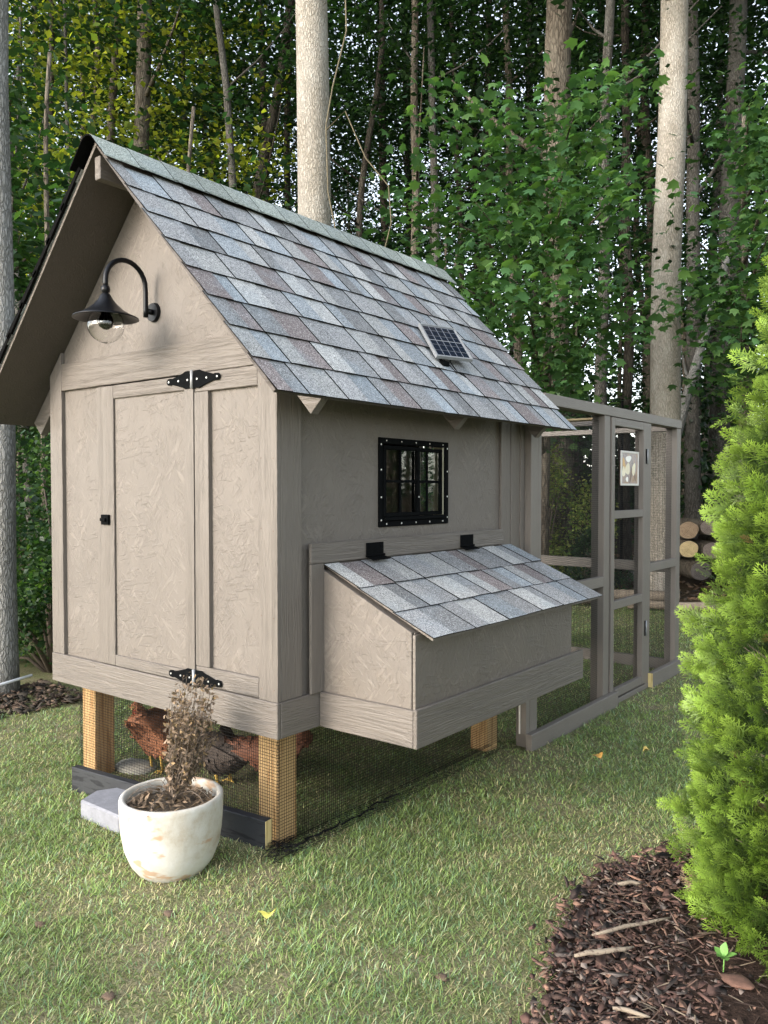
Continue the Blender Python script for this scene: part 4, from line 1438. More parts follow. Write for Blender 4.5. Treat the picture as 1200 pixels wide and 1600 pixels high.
# individual bits on the bed
M['stick'] = mat_wood('split_stick', (0.23, 0.19, 0.145), (0.10, 0.075, 0.06), 'x', 2.0, .9)
def stick(a, b, r, label, n=6):
    a, b = Vector(a), Vector(b)
    pth = [a.lerp(b, k / 5) + Vector((rnd.uniform(-1, 1), rnd.uniform(-1, 1), rnd.uniform(-.4, .4))) * r * .8 for k in range(6)]
    tag(recenter(build('stick', bm_tube(pth, [r * q for q in (.6, 1, 1.1, .9, .8, .3)], n), M['stick'], None, True)), label, 'stick', 'sticks on the bark mulch')
stick((1.17, .17, .06), (1.335, .41, .065), .006, 'long grey brown stick lying across the upper mulch')
stick((1.177, .043, .058), (1.30, .175, .06), .008, 'thick pale split stick in the middle of the mulch')
stick((1.10, .55, .045), (1.165, .60, .05), .007, 'short pale wood splinter near the top of the mulch')
stick((1.35, -.12, .055), (1.45, -.10, .06), .006, 'thin yellow splinter in the lower mulch')
M['redbark'] = mat_plain('red_bark', (0.115, 0.06, 0.042), .9, 0, .3, 40, .5)
chunk = rock('bark_chunk', (1.58, .20, .056), (.042, .03, .009), M['redbark'], 8.3, 3)
tag(recenter(chunk), 'orange brown bark chunk under the small green seedling', 'bark')
# seedling
sdl = thing('seedling', (1.53, .245, .05), 'tiny bright green seedling with oval leaves in the mulch', 'plant')
M['seed'] = mat_plain('seedling_green', (0.12, 0.26, 0.055), .6, var=.25)
def oval_leaf(c, d, l, w, curl=.2):
    d = Vector(d).normalized()
    s = d.cross(Vector((0, 0, 1))).normalized()
    up_ = s.cross(d)
    V = []
    for i in range(6):
        t = i / 5
        ww = w * math.sin(math.pi * min(.97, t * .92 + .05))
        p = Vector(c) + d * l * t + up_ * (curl * l * math.sin(t * 2.6) * .5)
        V += [p - s * ww, p - up_ * .15 * w, p + s * ww]
    F = []
    for i in range(5):
        for k in range(2):
            F.append((i * 3 + k, i * 3 + k + 1, i * 3 + k + 4, i * 3 + k + 3))
    return V, F
for d, l in (((.9, .3, .35), .038), ((-.8, .4, .3), .035), ((.1, .3, 1), .04), ((-.3, -.8, .3), .03), ((.5, -.7, .1), .026)):
    V, F = oval_leaf((1.53, .245, .085), d, l, .013)
    build('leaf', bm_add(bmesh.new(), V, F), M['seed'], sdl, True)
build('stem', bm_tube([(1.53, .245, .04), (1.532, .246, .09)], .002, 6), M['seed'], sdl)
# fallen leaves on the lawn
def fallen(loc, col, s, label, rot):
    m = mat_plain('fallen_leaf_%s' % label.split()[0], col, .6, var=.2, nscale=60)
    V = []
    for k in range(12):
        a = 2 * math.pi * k / 12
        r_ = s * (1 + .25 * math.cos(4 * a)) * (1 if k else .7)
        V.append(Vector((r_ * math.cos(a), r_ * .6 * math.sin(a), .012 + .010 * math.cos(2 * a))))
    V.append(Vector((0, 0, .004)))
    F = [(k, (k + 1) % 12, 12) for k in range(12)]
    o = build('fallen_leaf', bm_add(bmesh.new(), V, F), m, None, True)
    o.location = loc
    o.rotation_euler = (rnd.uniform(-.3, .3), rnd.uniform(-.3, .3), rot)
    tag(o, label, 'leaf', 'fallen leaves on the lawn')
fallen((.305, -.338, .045), (0.62, 0.58, 0.12), .032, 'bright yellow fallen leaf on the foreground lawn', .4)
fallen((.467, 1.858, .015), (0.6, 0.33, 0.08), .03, 'orange fallen leaf on the lawn, nearer the coop', 1.0)
fallen((.631, 2.102, .015), (0.52, 0.4, 0.12), .028, 'tan fallen leaf on the lawn, nearer the thuja', 2.0)
M['soilclod'] = mat_plain('dirt_clod', (0.12, 0.08, 0.055), .95, 0, .3, 60, .6)
for (x, y), lb in (((-.295, -.778), 'brown clod of dirt in the grass, leftmost of the clods'), ((-.021, -.48), 'dark clod of dirt in the grass in front of the white pot'), ((.207, -.857), 'reddish dirt clod at the lower left of the lawn'), ((.883, -.218), 'dark clod of dirt in the grass beside the mulch edge')):
    tag(recenter(rock('dirt_clod', (x, y, .006), (.022, .016, .007), M['soilclod'], x * 9)), lb, 'dirt clod', 'dirt clods in the lawn')

# white hose end on the left
tag(recenter(build('white_pole', bm_tube([(-3.10, .10, .085), (-3.089, .454, .117), (-3.084, .714, .146)], .010, 8), M['white'], None, True)), 'thin white plastic pole sticking in from the left edge before the tree', 'pole')

# ------------------------------------------------------------------ vegetation
LOBED = np.array([[0, 0, 0], [.20, .10, .03], [.52, .16, -.08], [.38, .40, .03], [.50, .74, -.12], [.24, .66, .03], [0, 1.0, -.16], [-.24, .66, .03], [-.50, .74, -.12], [-.38, .40, .03], [-.52, .16, -.08], [-.20, .10, .03]])
LOBED_F = np.array([[0, 1, 3], [1, 2, 3], [0, 3, 5], [3, 4, 5], [0, 5, 7], [5, 6, 7], [0, 7, 9], [7, 8, 9], [0, 9, 11], [9, 10, 11]])
RHOMB = np.array([[0, 0, 0], [.34, .45, .06], [0, 1, -.05], [-.34, .45, .06]])
RHOMB_F = np.array([[0, 1, 2], [0, 2, 3]])
M['leaf'] = mat_leaf('tree_leaf', .38, .45)
M['leaf_dark'] = mat_leaf('far_leaf', .42, .5)
def leaf_cloud(clumps, per, size, cols, lobed=False, r=(.7, .7, .35), seed=0, droop=.5, flat=1.0):
    """clumps: list of centres; returns v,f,c. cols: list of linear colours"""
    r_ = np.random.default_rng(seed)
    C_ = np.repeat(np.array(clumps), per, 0)
    n = len(C_)
    d = r_.normal(0, .5, (n, 3))
    pos = C_ + d * np.array([r])
    nr = np.stack([r_.normal(0, .55, n), r_.normal(0, .55, n), np.ones(n) * flat], 1)
    out = d * np.array([[1, 1, 0]])
    spin = r_.uniform(0, 6.28, n)
    fr = frames_from(nr, spin)
    tvv, tff = (LOBED, LOBED_F) if lobed else (RHOMB, RHOMB_F)
    v, f = scatter(tvv, tff, pos, fr, r_.uniform(size * .6, size * 1.25, n))
    pal = np.array(cols)
    cc = pal[r_.integers(0, len(pal), n)] * r_.uniform(.7, 1.3, (n, 1))
    ccl = np.repeat(r_.uniform(.8, 1.2, (len(clumps), 1)), per, 0)
    cc = cc * ccl
    return v, f, np.repeat(cc, len(tvv), 0)
GREEN = [(.020, .052, .016), (.026, .062, .02), (.017, .046, .018), (.035, .075, .022)]
DARK = [(.011, .032, .013), (.015, .039, .015), (.009, .026, .012)]
BACKLIT_YELLOW = [(.22, .26, .03), (.27, .29, .04), (.12, .17, .03)]  # leaf colours with the glow of backlight painted in
def crown_mesh(name, seed, h0, h1, rad, nclump, per, size, cols, lobed=False, r=(.8, .8, .3), shade_canopy=0):
    r_ = np.random.default_rng(seed)
    z = h0 + (h1 - h0) * r_.uniform(0, 1, nclump)
    t = (z - h0) / (h1 - h0)
    rr_ = rad * (.45 + .75 * np.sin(np.pi * np.clip(t * .85 + .12, 0, 1))) * np.sqrt(r_.uniform(0.02, 1, nclump))
    a = r_.uniform(0, 6.28, nclump)
    cl = np.stack([rr_ * np.cos(a), rr_ * np.sin(a), z], 1)
    if shade_canopy:  # extra high leaves, added to shade the forest interior
        q = 2.7 * np.sqrt(r_.uniform(0, 1, shade_canopy))
        a = r_.uniform(0, 6.28, shade_canopy)
        cl = np.concatenate([cl, np.stack([q * np.cos(a), q * np.sin(a), r_.uniform(9.5, 15.5, shade_canopy)], 1)])
    v, f, c = leaf_cloud(cl, per, size, cols, lobed, r, seed)
    ob = np_mesh(name, v, f, M['leaf_dark'], None, c)
    return ob, cl

barks = {
 'ash': mat_bark('bark_ash', (0.13, 0.122, 0.108), (0.05, 0.046, 0.04), 1.6, (0.18, 0.18, 0.17), .4),
 'pale': mat_bark('bark_pale', (0.42, 0.385, 0.33), (0.24, 0.215, 0.175), 2.0, (0.50, 0.475, 0.43), .5),
 'grey': mat_bark('bark_grey', (0.30, 0.295, 0.28), (0.14, 0.14, 0.13), 2.2, (0.33, 0.34, 0.34), .4),
 'brown': mat_bark('bark_brown', (0.15, 0.128, 0.10), (0.055, 0.045, 0.035), .8, (0.24, 0.22, 0.18), .4),
 'dark': mat_bark('bark_dark', (0.075, 0.062, 0.05), (0.025, 0.022, 0.018), .8, (0.16, 0.15, 0.12), .3),
}
protos = {}
def get_crown(kind):
    return protos[kind]
# crown prototypes (mesh data shared between alike trees)
crown_data = []
for k in range(4):
    ob, cl = crown_mesh('crown', 100 + k, 3.6, 15.5, 2.3, 92, 92, .12, DARK + DARK + GREEN[:1], False, (.75, .75, .28), shade_canopy=30)
    crown_data.append(ob.data)
    bpy.data.objects.remove(ob)
near_data = []
for k in range(4):
    ob, cl = crown_mesh('crown', 150 + k, 4.4, 15.5, 2.2, 34, 48, .12, GREEN + DARK, False, (.7, .7, .25), shade_canopy=80)
    near_data.append(ob.data)
    bpy.data.objects.remove(ob)
low_data = []
for k in range(3):
    ob, cl = crown_mesh('crown', 200 + k, .4, 5.0, 1.4, 34, 48, .11, GREEN + DARK, False, (.55, .55, .22))
    low_data.append(ob.data)
    bpy.data.objects.remove(ob)
yel_data = []
for k in range(1):
    ob, cl = crown_mesh('crown', 300 + k, 2.5, 13.5, 2.2, 100, 70, .14, BACKLIT_YELLOW + GREEN[:1], False, (.7, .7, .25))
    yel_data.append(ob.data)
    bpy.data.objects.remove(ob)

def trunk_mesh(base, slope, r, h, mat, parent, seed, wob=.02, seg=12, flare=1.25, limbs=5):
    n = 18
    path, rad = [], []
    for i in range(n + 1):
        t = i / n
        z = -.12 + (h + .12) * t ** 1.25
        p = Vector((base[0] + slope[0] * z, base[1] + slope[1] * z, base[2] + z))
        p.x += wob * (noise.noise((seed, z * .35, 0))) * 4 * min(1, t * 3)
        p.y += wob * (noise.noise((seed, z * .35, 7))) * 4 * min(1, t * 3)
        path.append(p)
        rr_ = 1.06 * r * (1 - (.30 * t ** 1.3 if r > .15 else .5 * t ** 1.2))
        if z < .7: rr_ *= 1 + (flare - 1) * (1 - max(z, 0) / .7) ** 2
        rad.append(rr_)
    bm = bmesh.new()
    bm_tube(path, rad, seg, bm)
    bmesh.ops.recalc_face_normals(bm, faces=bm.faces)
    for v in bm.verts:
        pass
    t = build('trunk', bm, mat, parent, True)
    rr2 = random.Random(seed)
    for k in range(limbs):
        i = rr2.randint(8, n - 2)
        a = rr2.uniform(0, 6.28)
        L_ = rr2.uniform(.8, 2.0)
        p0 = path[i]
        d = Vector((math.cos(a), math.sin(a), rr2.uniform(.2, .9)))
        pth = [p0, p0 + d * L_ * .4 + Vector((0, 0, .0)), p0 + d * L_ * .75 + Vector((0, 0, .12)), p0 + d * L_ + Vector((0, 0, .3))]
        build('limb', bm_tube(pth, [rad[i] * .35, rad[i] * .26, rad[i] * .16, .008], 6), mat, t, True)
    return t

def tree(base, slope, r, h, bark, label, seed, crown=None, cs=1.0, wob=.02, limbs=4, group='trees of the woodland edge', off=(0, 0, 0), flare=1.25):
    b = (base[0], base[1], gz(base[0], base[1]))
    t = thing('tree', b, label, 'tree', group)
    trunk_mesh(b, slope, r, h, barks[bark], t, seed, wob, limbs=limbs, flare=flare)
    if crown is not None:
        c = bpy.data.objects.new('crown', crown)
        COL.objects.link(c)
        c.parent = t
        c.location = (slope[0] * 6 + off[0], slope[1] * 6 + off[1], off[2])
        c.rotation_euler = (0, 0, seed * 1.7)
        c.scale = (cs, cs, h / 15.0)
    return t

T = [
 (-3.33, 0.64, -.021, .019, .088, 'grey', 'slim grey trunk at the left edge of the photo beside the coop roof', 14, None, .01),
 (-3.89, 4.52, -.032, .011, .192, 'pale', 'thick pale straight trunk rising right behind the coop roof ridge', 15, 0, .008),
 (-1.56, 8.62, .000, .040, .195, 'pale', 'thick whitish trunk behind the far corner of the run', 15, 1, .012),
 (-3.64, 9.79, -.015, .024, .235, 'brown', 'broad brown grey trunk with leafy shoots behind the run', 16, 2, .02),
 (-2.93, 9.71, .001, .036, .099, 'ash', 'slender grey trunk between the broad brown one and the whitish one', 14, 3, .015),
 (-3.14, 11.45, -.017, .022, .094, 'dark', 'thin dark trunk just left of the whitish trunk', 14, 0, .02),
 (-2.08, 11.64, -.016, .023, .128, 'ash', 'grey mottled trunk just right of the whitish trunk, behind the leaning one', 15, 1, .015),
 (-1.97, 12.37, .021, .052, .166, 'ash', 'knobbly grey trunk above the log pile', 15, 2, .03),
 (-8.04, 7.63, -.082, -.028, .083, 'ash', 'crooked pale grey trunk, left of the thick pale trunk above the roof', 14, 3, .05),
 (-13.24, 7.37, .033, .061, .114, 'brown', 'brown trunk above the coop gable', 16, 'y', .02),
 (-10.68, 6.83, -.004, .033, .154, 'brown', 'stout grey brown trunk above the front of the ridge', 16, 'y', .03),
 (-10.46, 8.27, .103, .116, .126, 'dark', 'dark trunk leaning right towards the thick pale trunk', 14, 0, .04),
 (-13.86, 10.69, -.032, .011, .087, 'dark', 'thin dark trunk in the backlit yellow leaves', 15, 'y', .02),
 (-16.17, 11.43, -.059, -.010, .104, 'dark', 'dark trunk far back between the two brown trunks', 15, 1, .02),
 (-6.18, 10.34, -.037, .007, .089, 'ash', 'thin pale trunk above the middle of the roof', 15, 2, .02),
 (-8.37, 9.91, .040, .067, .082, 'dark', 'thin trunk leaning right, behind the hanging vine', 14, 3, .05),
 (-10.03, 13.68, -.029, .013, .126, 'dark', 'dark straight trunk right of the hanging vine', 16, 0, .02),
 (-7.36, 13.23, -.046, -.001, .078, 'dark', 'thin dark trunk right of the thin pale trunk', 15, 1, .03),
 (-6.02, 13.01, -.039, .005, .107, 'brown', 'brown trunk behind the maple boughs, above the roof end', 15, 2, .02),
 (-9.29, 16.80, -.029, .013, .104, 'dark', 'far dark trunk above the solar panel', 16, 3, .02),
 (-14.09, 7.97, -.025, .016, .071, 'brown', 'thin brown trunk at the upper left', 15, 0, .02),
 (-16.69, 13.56, -.005, .032, .170, 'dark', 'far thick dark trunk above the roof shingles', 17, 1, .02),
 (-12.04, 12.11, -.012, .026, .110, 'dark', 'dark trunk half hidden behind the thick pale trunk', 16, 2, .02),
 (-12.91, 6.36, -.011, .027, .076, 'dark', 'thin dark trunk near the left edge', 15, 'y', .02),
 (-13.03, 18.96, -.032, .011, .144, 'dark', 'far trunk deep in the woodland, centre', 17, 3, .02),
 (-7.08, 15.99, -.035, .008, .110, 'ash', 'greyish trunk left of the broad brown trunk', 16, 0, .02),
 (-10.22, 4.65, -.067, -.017, .082, 'ash', 'slim trunk left of the coop, behind the left edge trunk', 14, 1, .02),
 (-8.17, 20.22, -.009, .028, .133, 'dark', 'far dark trunk behind the broad brown trunk', 17, 2, .02),
 (-2.28, 14.66, -.001, .035, .114, 'dark', 'dark trunk at the far right behind the thuja', 16, 3, .02),
 (-.4, 12.6, .0, .02, .12, 'brown', 'brown trunk at the right edge behind the thuja top', 15, 0, .02),
]
for i, (x, y, sx, sy, r, bk, lb, h, cr_, wb) in enumerate(T):
    cd = None if cr_ is None else (yel_data[0] if cr_ == 'y' else near_data[cr_])
    tree((x, y), (sx, sy), r, h, bk, lb, 11 + i, cd, 1.0, wb, limbs=0 if bk == 'pale' else 4)
# leaning fork trunk on the right
tree((-2.62, 10.46), (.209, .199), .10, 5.2, 'grey', 'forked trunk leaning right beside the whitish trunk', 77, None, 1, .01, limbs=2)
# ivy-green trees beyond, to close the wood
k = 0
fr2 = random.Random(5)
spots = []
for D in (18.5, 23, 28, 34):
    nn2 = int(D * 1.45 / 3.3)
    for i in range(nn2):
        lat = (i + .5) / nn2 * 1.5 * D - .75 * D + fr2.uniform(-.8, .8)
        DD = D + fr2.uniform(-1.2, 1.2)
        x = 2.163 - .6157 * DD + .788 * lat
        y = -2.125 + .788 * DD + .6157 * lat
        if any((x - a) ** 2 + (y - b) ** 2 < 1.2 for a, b in spots) or any((x - q[0]) ** 2 + (y - q[1]) ** 2 < 1 for q in T): continue
        spots.append((x, y))
for i, (x, y) in enumerate(spots):
    D = (x - 2.163) * -.6157 + (y + 2.125) * .788
    lat = ((x - 2.163) * .788 + (y + 2.125) * .6157) / D
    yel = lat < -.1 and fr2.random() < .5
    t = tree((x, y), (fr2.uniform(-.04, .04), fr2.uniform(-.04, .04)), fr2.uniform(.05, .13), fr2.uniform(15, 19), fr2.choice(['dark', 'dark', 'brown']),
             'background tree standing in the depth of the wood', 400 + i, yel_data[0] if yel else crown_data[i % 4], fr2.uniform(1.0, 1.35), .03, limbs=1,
             group='trees deep in the wood')
    t['label'] = ['backlit yellow green tree deep in the wood', 'dark green tree deep in the wood'][0 if yel else 1]
for i in range(34):
    D = fr2.uniform(13.5, 29)
    lat = fr2.uniform(-.62, .62) * D
    x = 2.163 - .6157 * D + .788 * lat
    y = -2.125 + .788 * D + .6157 * lat
    tree((x, y), (fr2.uniform(-.05, .05), fr2.uniform(-.05, .05)), fr2.uniform(.035, .095), fr2.uniform(13, 17), fr2.choice(['dark', 'ash', 'ash', 'brown']),
         'slender bare lower trunk among the background trees', 700 + i, None, 1, .05, limbs=3, group='slender trunks deep in the wood')
for x, y in ((6.6, 9.2), (7.9, 11.2), (9.4, 9.0), (10.8, 12.0), (8.6, 14.2), (12.5, 15.0), (5.6, 13.6), (12.8, 10.2), (11.0, 16.5)):  # unseen trees added to darken the reflection in the coop window
    tree((x, y), (.01, .01), .11, 15, 'brown', 'woodland edge tree continuing to the right beyond the thuja', int(x * 31), crown_data[int(x) % 4], 1.25, .03, limbs=1, group='trees right of the lawn')
# far, dense understorey that closes the view low down
n_ = 52000
r_ = np.random.default_rng(77)
DD_ = r_.uniform(33, 46, n_)
la = r_.uniform(-.85, .95, n_) * DD_
hz = np.abs(r_.normal(0, 2.6, n_)) + r_.uniform(0, .5, n_)
ps = np.stack([2.163 - .6157 * DD_ + .788 * la, -2.125 + .788 * DD_ + .6157 * la, hz], 1)
v, f = scatter(RHOMB, RHOMB_F, ps, frames_from(r_.normal(0, 1, (n_, 3)), r_.uniform(0, 6.28, n_)), r_.uniform(.25, .5, n_))
cc = np.array(DARK)[r_.integers(0, 3, n_)] * r_.uniform(.6, 1.3, (n_, 1))
tag(np_mesh('far_wood', v, f, M['leaf_dark'], None, np.repeat(cc, 4, 0)), 'dark dense undergrowth far back in the wood', 'undergrowth', kind='stuff')
# understorey saplings
under_spots = [(-5.1, 1.9, 1.0), (-4.9, 3.4, 1.0), (-6.4, 3.2, 1.15), (-7.0, 5.2, 1.2), (-6.1, 6.9, 1.15), (-8.9, 4.6, 1.2), (-4.9, 8.2, 1.05), (-5.6, 9.6, 1.2), (-4.1, 11.2, 1.2),
               (-2.6, 13.2, 1.2), (-.8, 11.4, 1.1), (.6, 11.8, 1.2), (1.9, 12.5, 1.2), (5.2, 9.0, 1.3), (6.9, 10.4, 1.4), (8.6, 12.6, 1.4), (10.2, 10.6, 1.4), (7.4, 7.8, 1.2), (-7.6, 11.9, 1.3), (-10.5, 10.0, 1.3), (-1.2, 15.2, 1.3), (-4.9, 14.4, 1.3), (-11.5, 5.0, 1.2), (-9.8, 2.4, 1.2), (-8.0, .6, 1.2), (-6.6, -.8, 1.1)]  # those far right are out of view, added to darken the window reflection
sl = ['bushy green sapling near the left hedge', 'bushy green sapling behind the coop', 'dense green sapling among the tall trunks']
for i, (x, y, s) in enumerate(under_spots):
    b = (x, y, gz(x, y))
    t = thing('sapling', b, ['dense low sapling left of the coop', 'dense low sapling behind the roof', 'dense low sapling beyond the run'][0 if x < -4.5 and y < 6 else (1 if x < -4.5 else 2)], 'tree', 'saplings under the tall trees')
    trunk_mesh(b, (.02, .02), .035, 5.5, barks['brown'], t, 900 + i, .04, 8, limbs=0)
    c = bpy.data.objects.new('crown', low_data[i % 3])
    COL.objects.link(c)
    c.parent = t
    c.rotation_euler = (0, 0, i * 1.3)
    c.scale = (s, s, s * .95)

# maple boughs with large lobed leaves (right of centre, before the trunks)
def leafy_tree(name, base, trunk_r, height, boughs, label, cols, leaf, per, seed, mat='leaf', lobed=True, cat='tree', grp=None, r=(.5, .5, .16), barkk='brown'):
    b = (base[0], base[1], gz(*base[:2]))
    t = thing(name, b, label, cat, grp)
    bm = bmesh.new()
    top = Vector((base[0], base[1], height))
    bm_tube([Vector(b) - Vector((0, 0, .1)), Vector((base[0] + .05, base[1], height * .5)), top], [trunk_r, trunk_r * .8, trunk_r * .4], 8, bm)
    cl = []
    for (tip, z0) in boughs:
        s = Vector((base[0], base[1], z0))
        e = Vector(tip)
        md_ = s.lerp(e, .5) + Vector((0, 0, .25))
        pth = [s, s.lerp(md_, .5), md_, md_.lerp(e, .55), e]
        bm_tube(pth, [trunk_r * .35, trunk_r * .28, trunk_r * .2, trunk_r * .12, .004], 6, bm)
        for q in (0.35, .55, .75, 1.0):
            p = s.lerp(e, q) + Vector((0, 0, .18 * math.sin(q * 3)))
            for _ in range(2):
                cl.append(list(p + Vector((rnd.uniform(-.3, .3), rnd.uniform(-.3, .3), rnd.uniform(-.15, .15)))))
    build('trunk', bm, barks[barkk], t, True)
    v, f, c = leaf_cloud(cl, per, leaf, cols, lobed, r, seed)
    np_mesh('crown', v - np.array(b), f, M[mat], t, c)
    return t
MAPLE = [(.05, .115, .04), (.062, .14, .048), (.038, .095, .038), (.085, .165, .05)]
def pts_at(lst):
    """(lateral, forward, height) relative to the clearing axis -> world"""
    out = []
    for lat, D, z in lst:
        out.append((2.163 - .6157 * D + .788 * lat, -2.125 + .788 * D + .6157 * lat, z))
    return out
bt = pts_at([(.6, 8.6, 5.3), (1.2, 8.2, 4.9), (1.9, 8.0, 5.2), (.9, 8.0, 4.2), (1.7, 7.8, 4.2), (2.4, 7.9, 4.4), (.5, 8.6, 3.7), (1.3, 8.0, 3.4), (2.0, 8.0, 3.5), (2.7, 8.4, 3.3), (1.0, 8.8, 2.9), (1.7, 9.0, 2.6), (2.5, 9.0, 5.6), (.2, 9.2, 4.6)])
bb = pts_at([(2.0, 10.2, 0)])[0]
leafy_tree('maple_tree', (bb[0], bb[1]), .07, 5.8, [(p, max(1.6, p[2] - .8)) for p in bt], 'maple with broad lobed leaves spreading in front of the trunks, right of the roof', MAPLE, .112, 36, 31, r=(.5, .5, .3))
bt = pts_at([(4.0, 9.0, 5.6), (4.3, 8.6, 5.0), (4.6, 8.8, 5.8), (4.1, 8.6, 4.2), (4.5, 8.5, 4.0), (5.0, 8.8, 4.7), (3.9, 8.9, 3.2), (4.6, 9.0, 2.9), (5.2, 9.2, 3.6), (4.0, 9.6, 3.9)])
bb = pts_at([(4.6, 10.5, 0)])[0]
leafy_tree('maple_tree', (bb[0], bb[1]), .07, 6.2, [(p, max(1.6, p[2] - .8)) for p in bt], 'maple with broad lobed leaves at the upper right edge, right of the whitish trunk', MAPLE, .112, 36, 32, r=(.5, .5, .3))
bt = pts_at([(-.9, 9.6, 3.2), (-.75, 9.5, 3.0), (-1.1, 9.7, 2.9)])
bb = pts_at([(-1.0, 9.8, 0)])[0]
leafy_tree('maple_tree', (bb[0], bb[1]), .025, 3.0, [(p, 2.4) for p in bt], 'small maple sapling peeking over the roof left of the thick pale trunk', MAPLE, .15, 8, 33, r=(.25, .25, .15))
# far left leafy tree by the roof
bt = pts_at([(-4.0, 9, 4.2), (-4.5, 9.2, 5.4), (-3.6, 9.5, 3.4), (-4.8, 9.0, 3.0), (-4.2, 9.4, 6.2), (-3.3, 10, 4.8), (-5.2, 9.4, 4.4), (-4.4, 8.6, 2.2)])
bb = pts_at([(-4.6, 10.0, 0)])[0]
leafy_tree('broadleaf_tree', (bb[0], bb[1]), .06, 6.5, [(p, max(1.5, p[2] - .8)) for p in bt], 'green broadleaf tree left of the coop roof behind the left edge trunk', GREEN, .12, 60, 34, lobed=False, r=(.6, .6, .35))

def bush(c, rad, h, label, cols, leaf, n, seed, lobed=False, grp=None, name='bush'):
    b = (c[0], c[1], gz(*c[:2]))
    t = thing(name, b, label, 'bush', grp)
    r_ = np.random.default_rng(seed)
    nc = 46
    a = r_.uniform(0, 6.28, nc)
    zz = h * r_.uniform(.05, 1, nc)
    q = rad * np.sqrt(np.clip(1 - (zz / h) ** 2.2, .03, 1)) * np.sqrt(r_.uniform(.2, 1, nc))
    cl = np.stack([q * np.cos(a), q * np.sin(a), zz], 1)
    v, f, cc = leaf_cloud(cl, n // nc, leaf, cols, lobed, (rad * .3, rad * .3, h * .12), seed, flat=.6)
    v[:, 2] = np.maximum(v[:, 2], .01)
    np_mesh('foliage', v, f, M['leaf'], t, cc)
    bm = bmesh.new()
    for i in range(0, nc, 3):
        bm_tube([(0, 0, -.05), tuple(cl[i] * .5 + np.array([0, 0, .05])), tuple(cl[i])], [.02, .012, .004], 5, bm)
    build('branch', bm, M['twig'], t, True, world=False)
    return t
YG = [(.16, .22, .05), (.2, .25, .06), (.1, .17, .045), (.24, .26, .08)]
bush((-3.35, 8.75), .62, 2.0, 'rounded yellow green bush seen through the run mesh', YG, .055, 5200, 1)
bush((-2.60, 8.85), .42, 1.5, 'smaller yellow green bush behind the run door', YG, .055, 2400, 2)
bush((-2.35, 8.2), .40, .85, 'low dark green bush behind the run door', DARK + GREEN, .06, 1800, 3)
bush((-4.3, 7.9), .7, 2.1, 'green bush behind the coop seen at the left of the run', GREEN, .07, 3000, 4)
# hedge of small leaved shrubs at the left behind the trunk
hl = [(-3.75, 1.25, .5, 1.0, 'low dark hedge shrub beside the left edge trunk', 5), (-3.5, 1.75, .55, 1.35, 'hedge shrub just behind the coop corner', 6), (-4.3, 1.7, .6, 1.9, 'taller hedge shrub behind the left edge trunk', 7),
      (-4.5, .9, .6, 1.5, 'hedge shrub at the far left edge', 8), (-3.7, 2.6, .6, 1.9, 'hedge shrub behind the coop left wall', 9), (-5.1, 2.4, .8, 2.4, 'tall hedge shrub under the left roof eave', 10)]
for x, y, r_, h, lb, sd__ in hl:
    bush((x, y), r_, h, lb, GREEN + [(.075, .14, .035)], .05, 4200, sd__, grp='hedge shrubs left of the coop')
bush((-1.15, 10.6), .45, 1.0, 'dark green shrub behind the log pile', DARK + GREEN, .06, 1600, 12)
bush((-.1, 9.8), .9, 2.2, 'green shrub behind the thuja', GREEN, .07, 3200, 13)
bush((1.4, 9.2), 1.0, 2.0, 'green shrub far right behind the thuja', GREEN, .07, 3000, 14)
bush((-2.0, 9.2), .35, .5, 'small blue green plant beside the whitish trunk base', [(.06, .13, .07), (.05, .1, .05)], .05, 800, 15)
# ivy on two trunks
def ivy(c, z0, z1, rad, n, label, cols, seed, size=.1):
    r_ = np.random.default_rng(seed)
    t = thing('ivy', (c[0], c[1], z0), label, 'ivy')
    a = r_.uniform(0, 6.28, n)
    q = rad * (1 + np.abs(r_.normal(0, .45, n)))
    pos = np.stack([q * np.cos(a), q * np.sin(a), r_.uniform(0, z1 - z0, n)], 1)
    nr = np.stack([np.cos(a) + r_.normal(0, .5, n), np.sin(a) + r_.normal(0, .5, n), r_.uniform(0, 1, n)], 1)
    v, f = scatter(LOBED, LOBED_F, pos, frames_from(nr, r_.uniform(0, 6.28, n)), r_.uniform(size * .6, size * 1.2, n))
    cc = np.array(cols)[r_.integers(0, len(cols), n)] * r_.uniform(.7, 1.2, (n, 1))
    np_mesh('foliage', v, f, M['leaf'], t, np.repeat(cc, 12, 0))
    build('stem', bm_tube([(rad * .9, -.02, 0), (rad * .7, -rad * .7, (z1 - z0) / 2), (rad * .8, -.1, z1 - z0)], .012, 6), M['twig'], t, world=False)
ivy((-3.70, 9.95), 2.0, 3.6, .27, 330, 'fresh green shoots climbing the broad brown trunk', MAPLE, 1, .16)
ivy((-2.15, 11.9), 1.0, 3.0, .17, 420, 'dark ivy climbing the mottled grey trunk beside the fork', DARK + GREEN, 2, .1)
ivy((-1.75, 12.75), 2.4, 4.4, .2, 300, 'green ivy on the knobbly trunk above the log pile', GREEN, 3, .12)
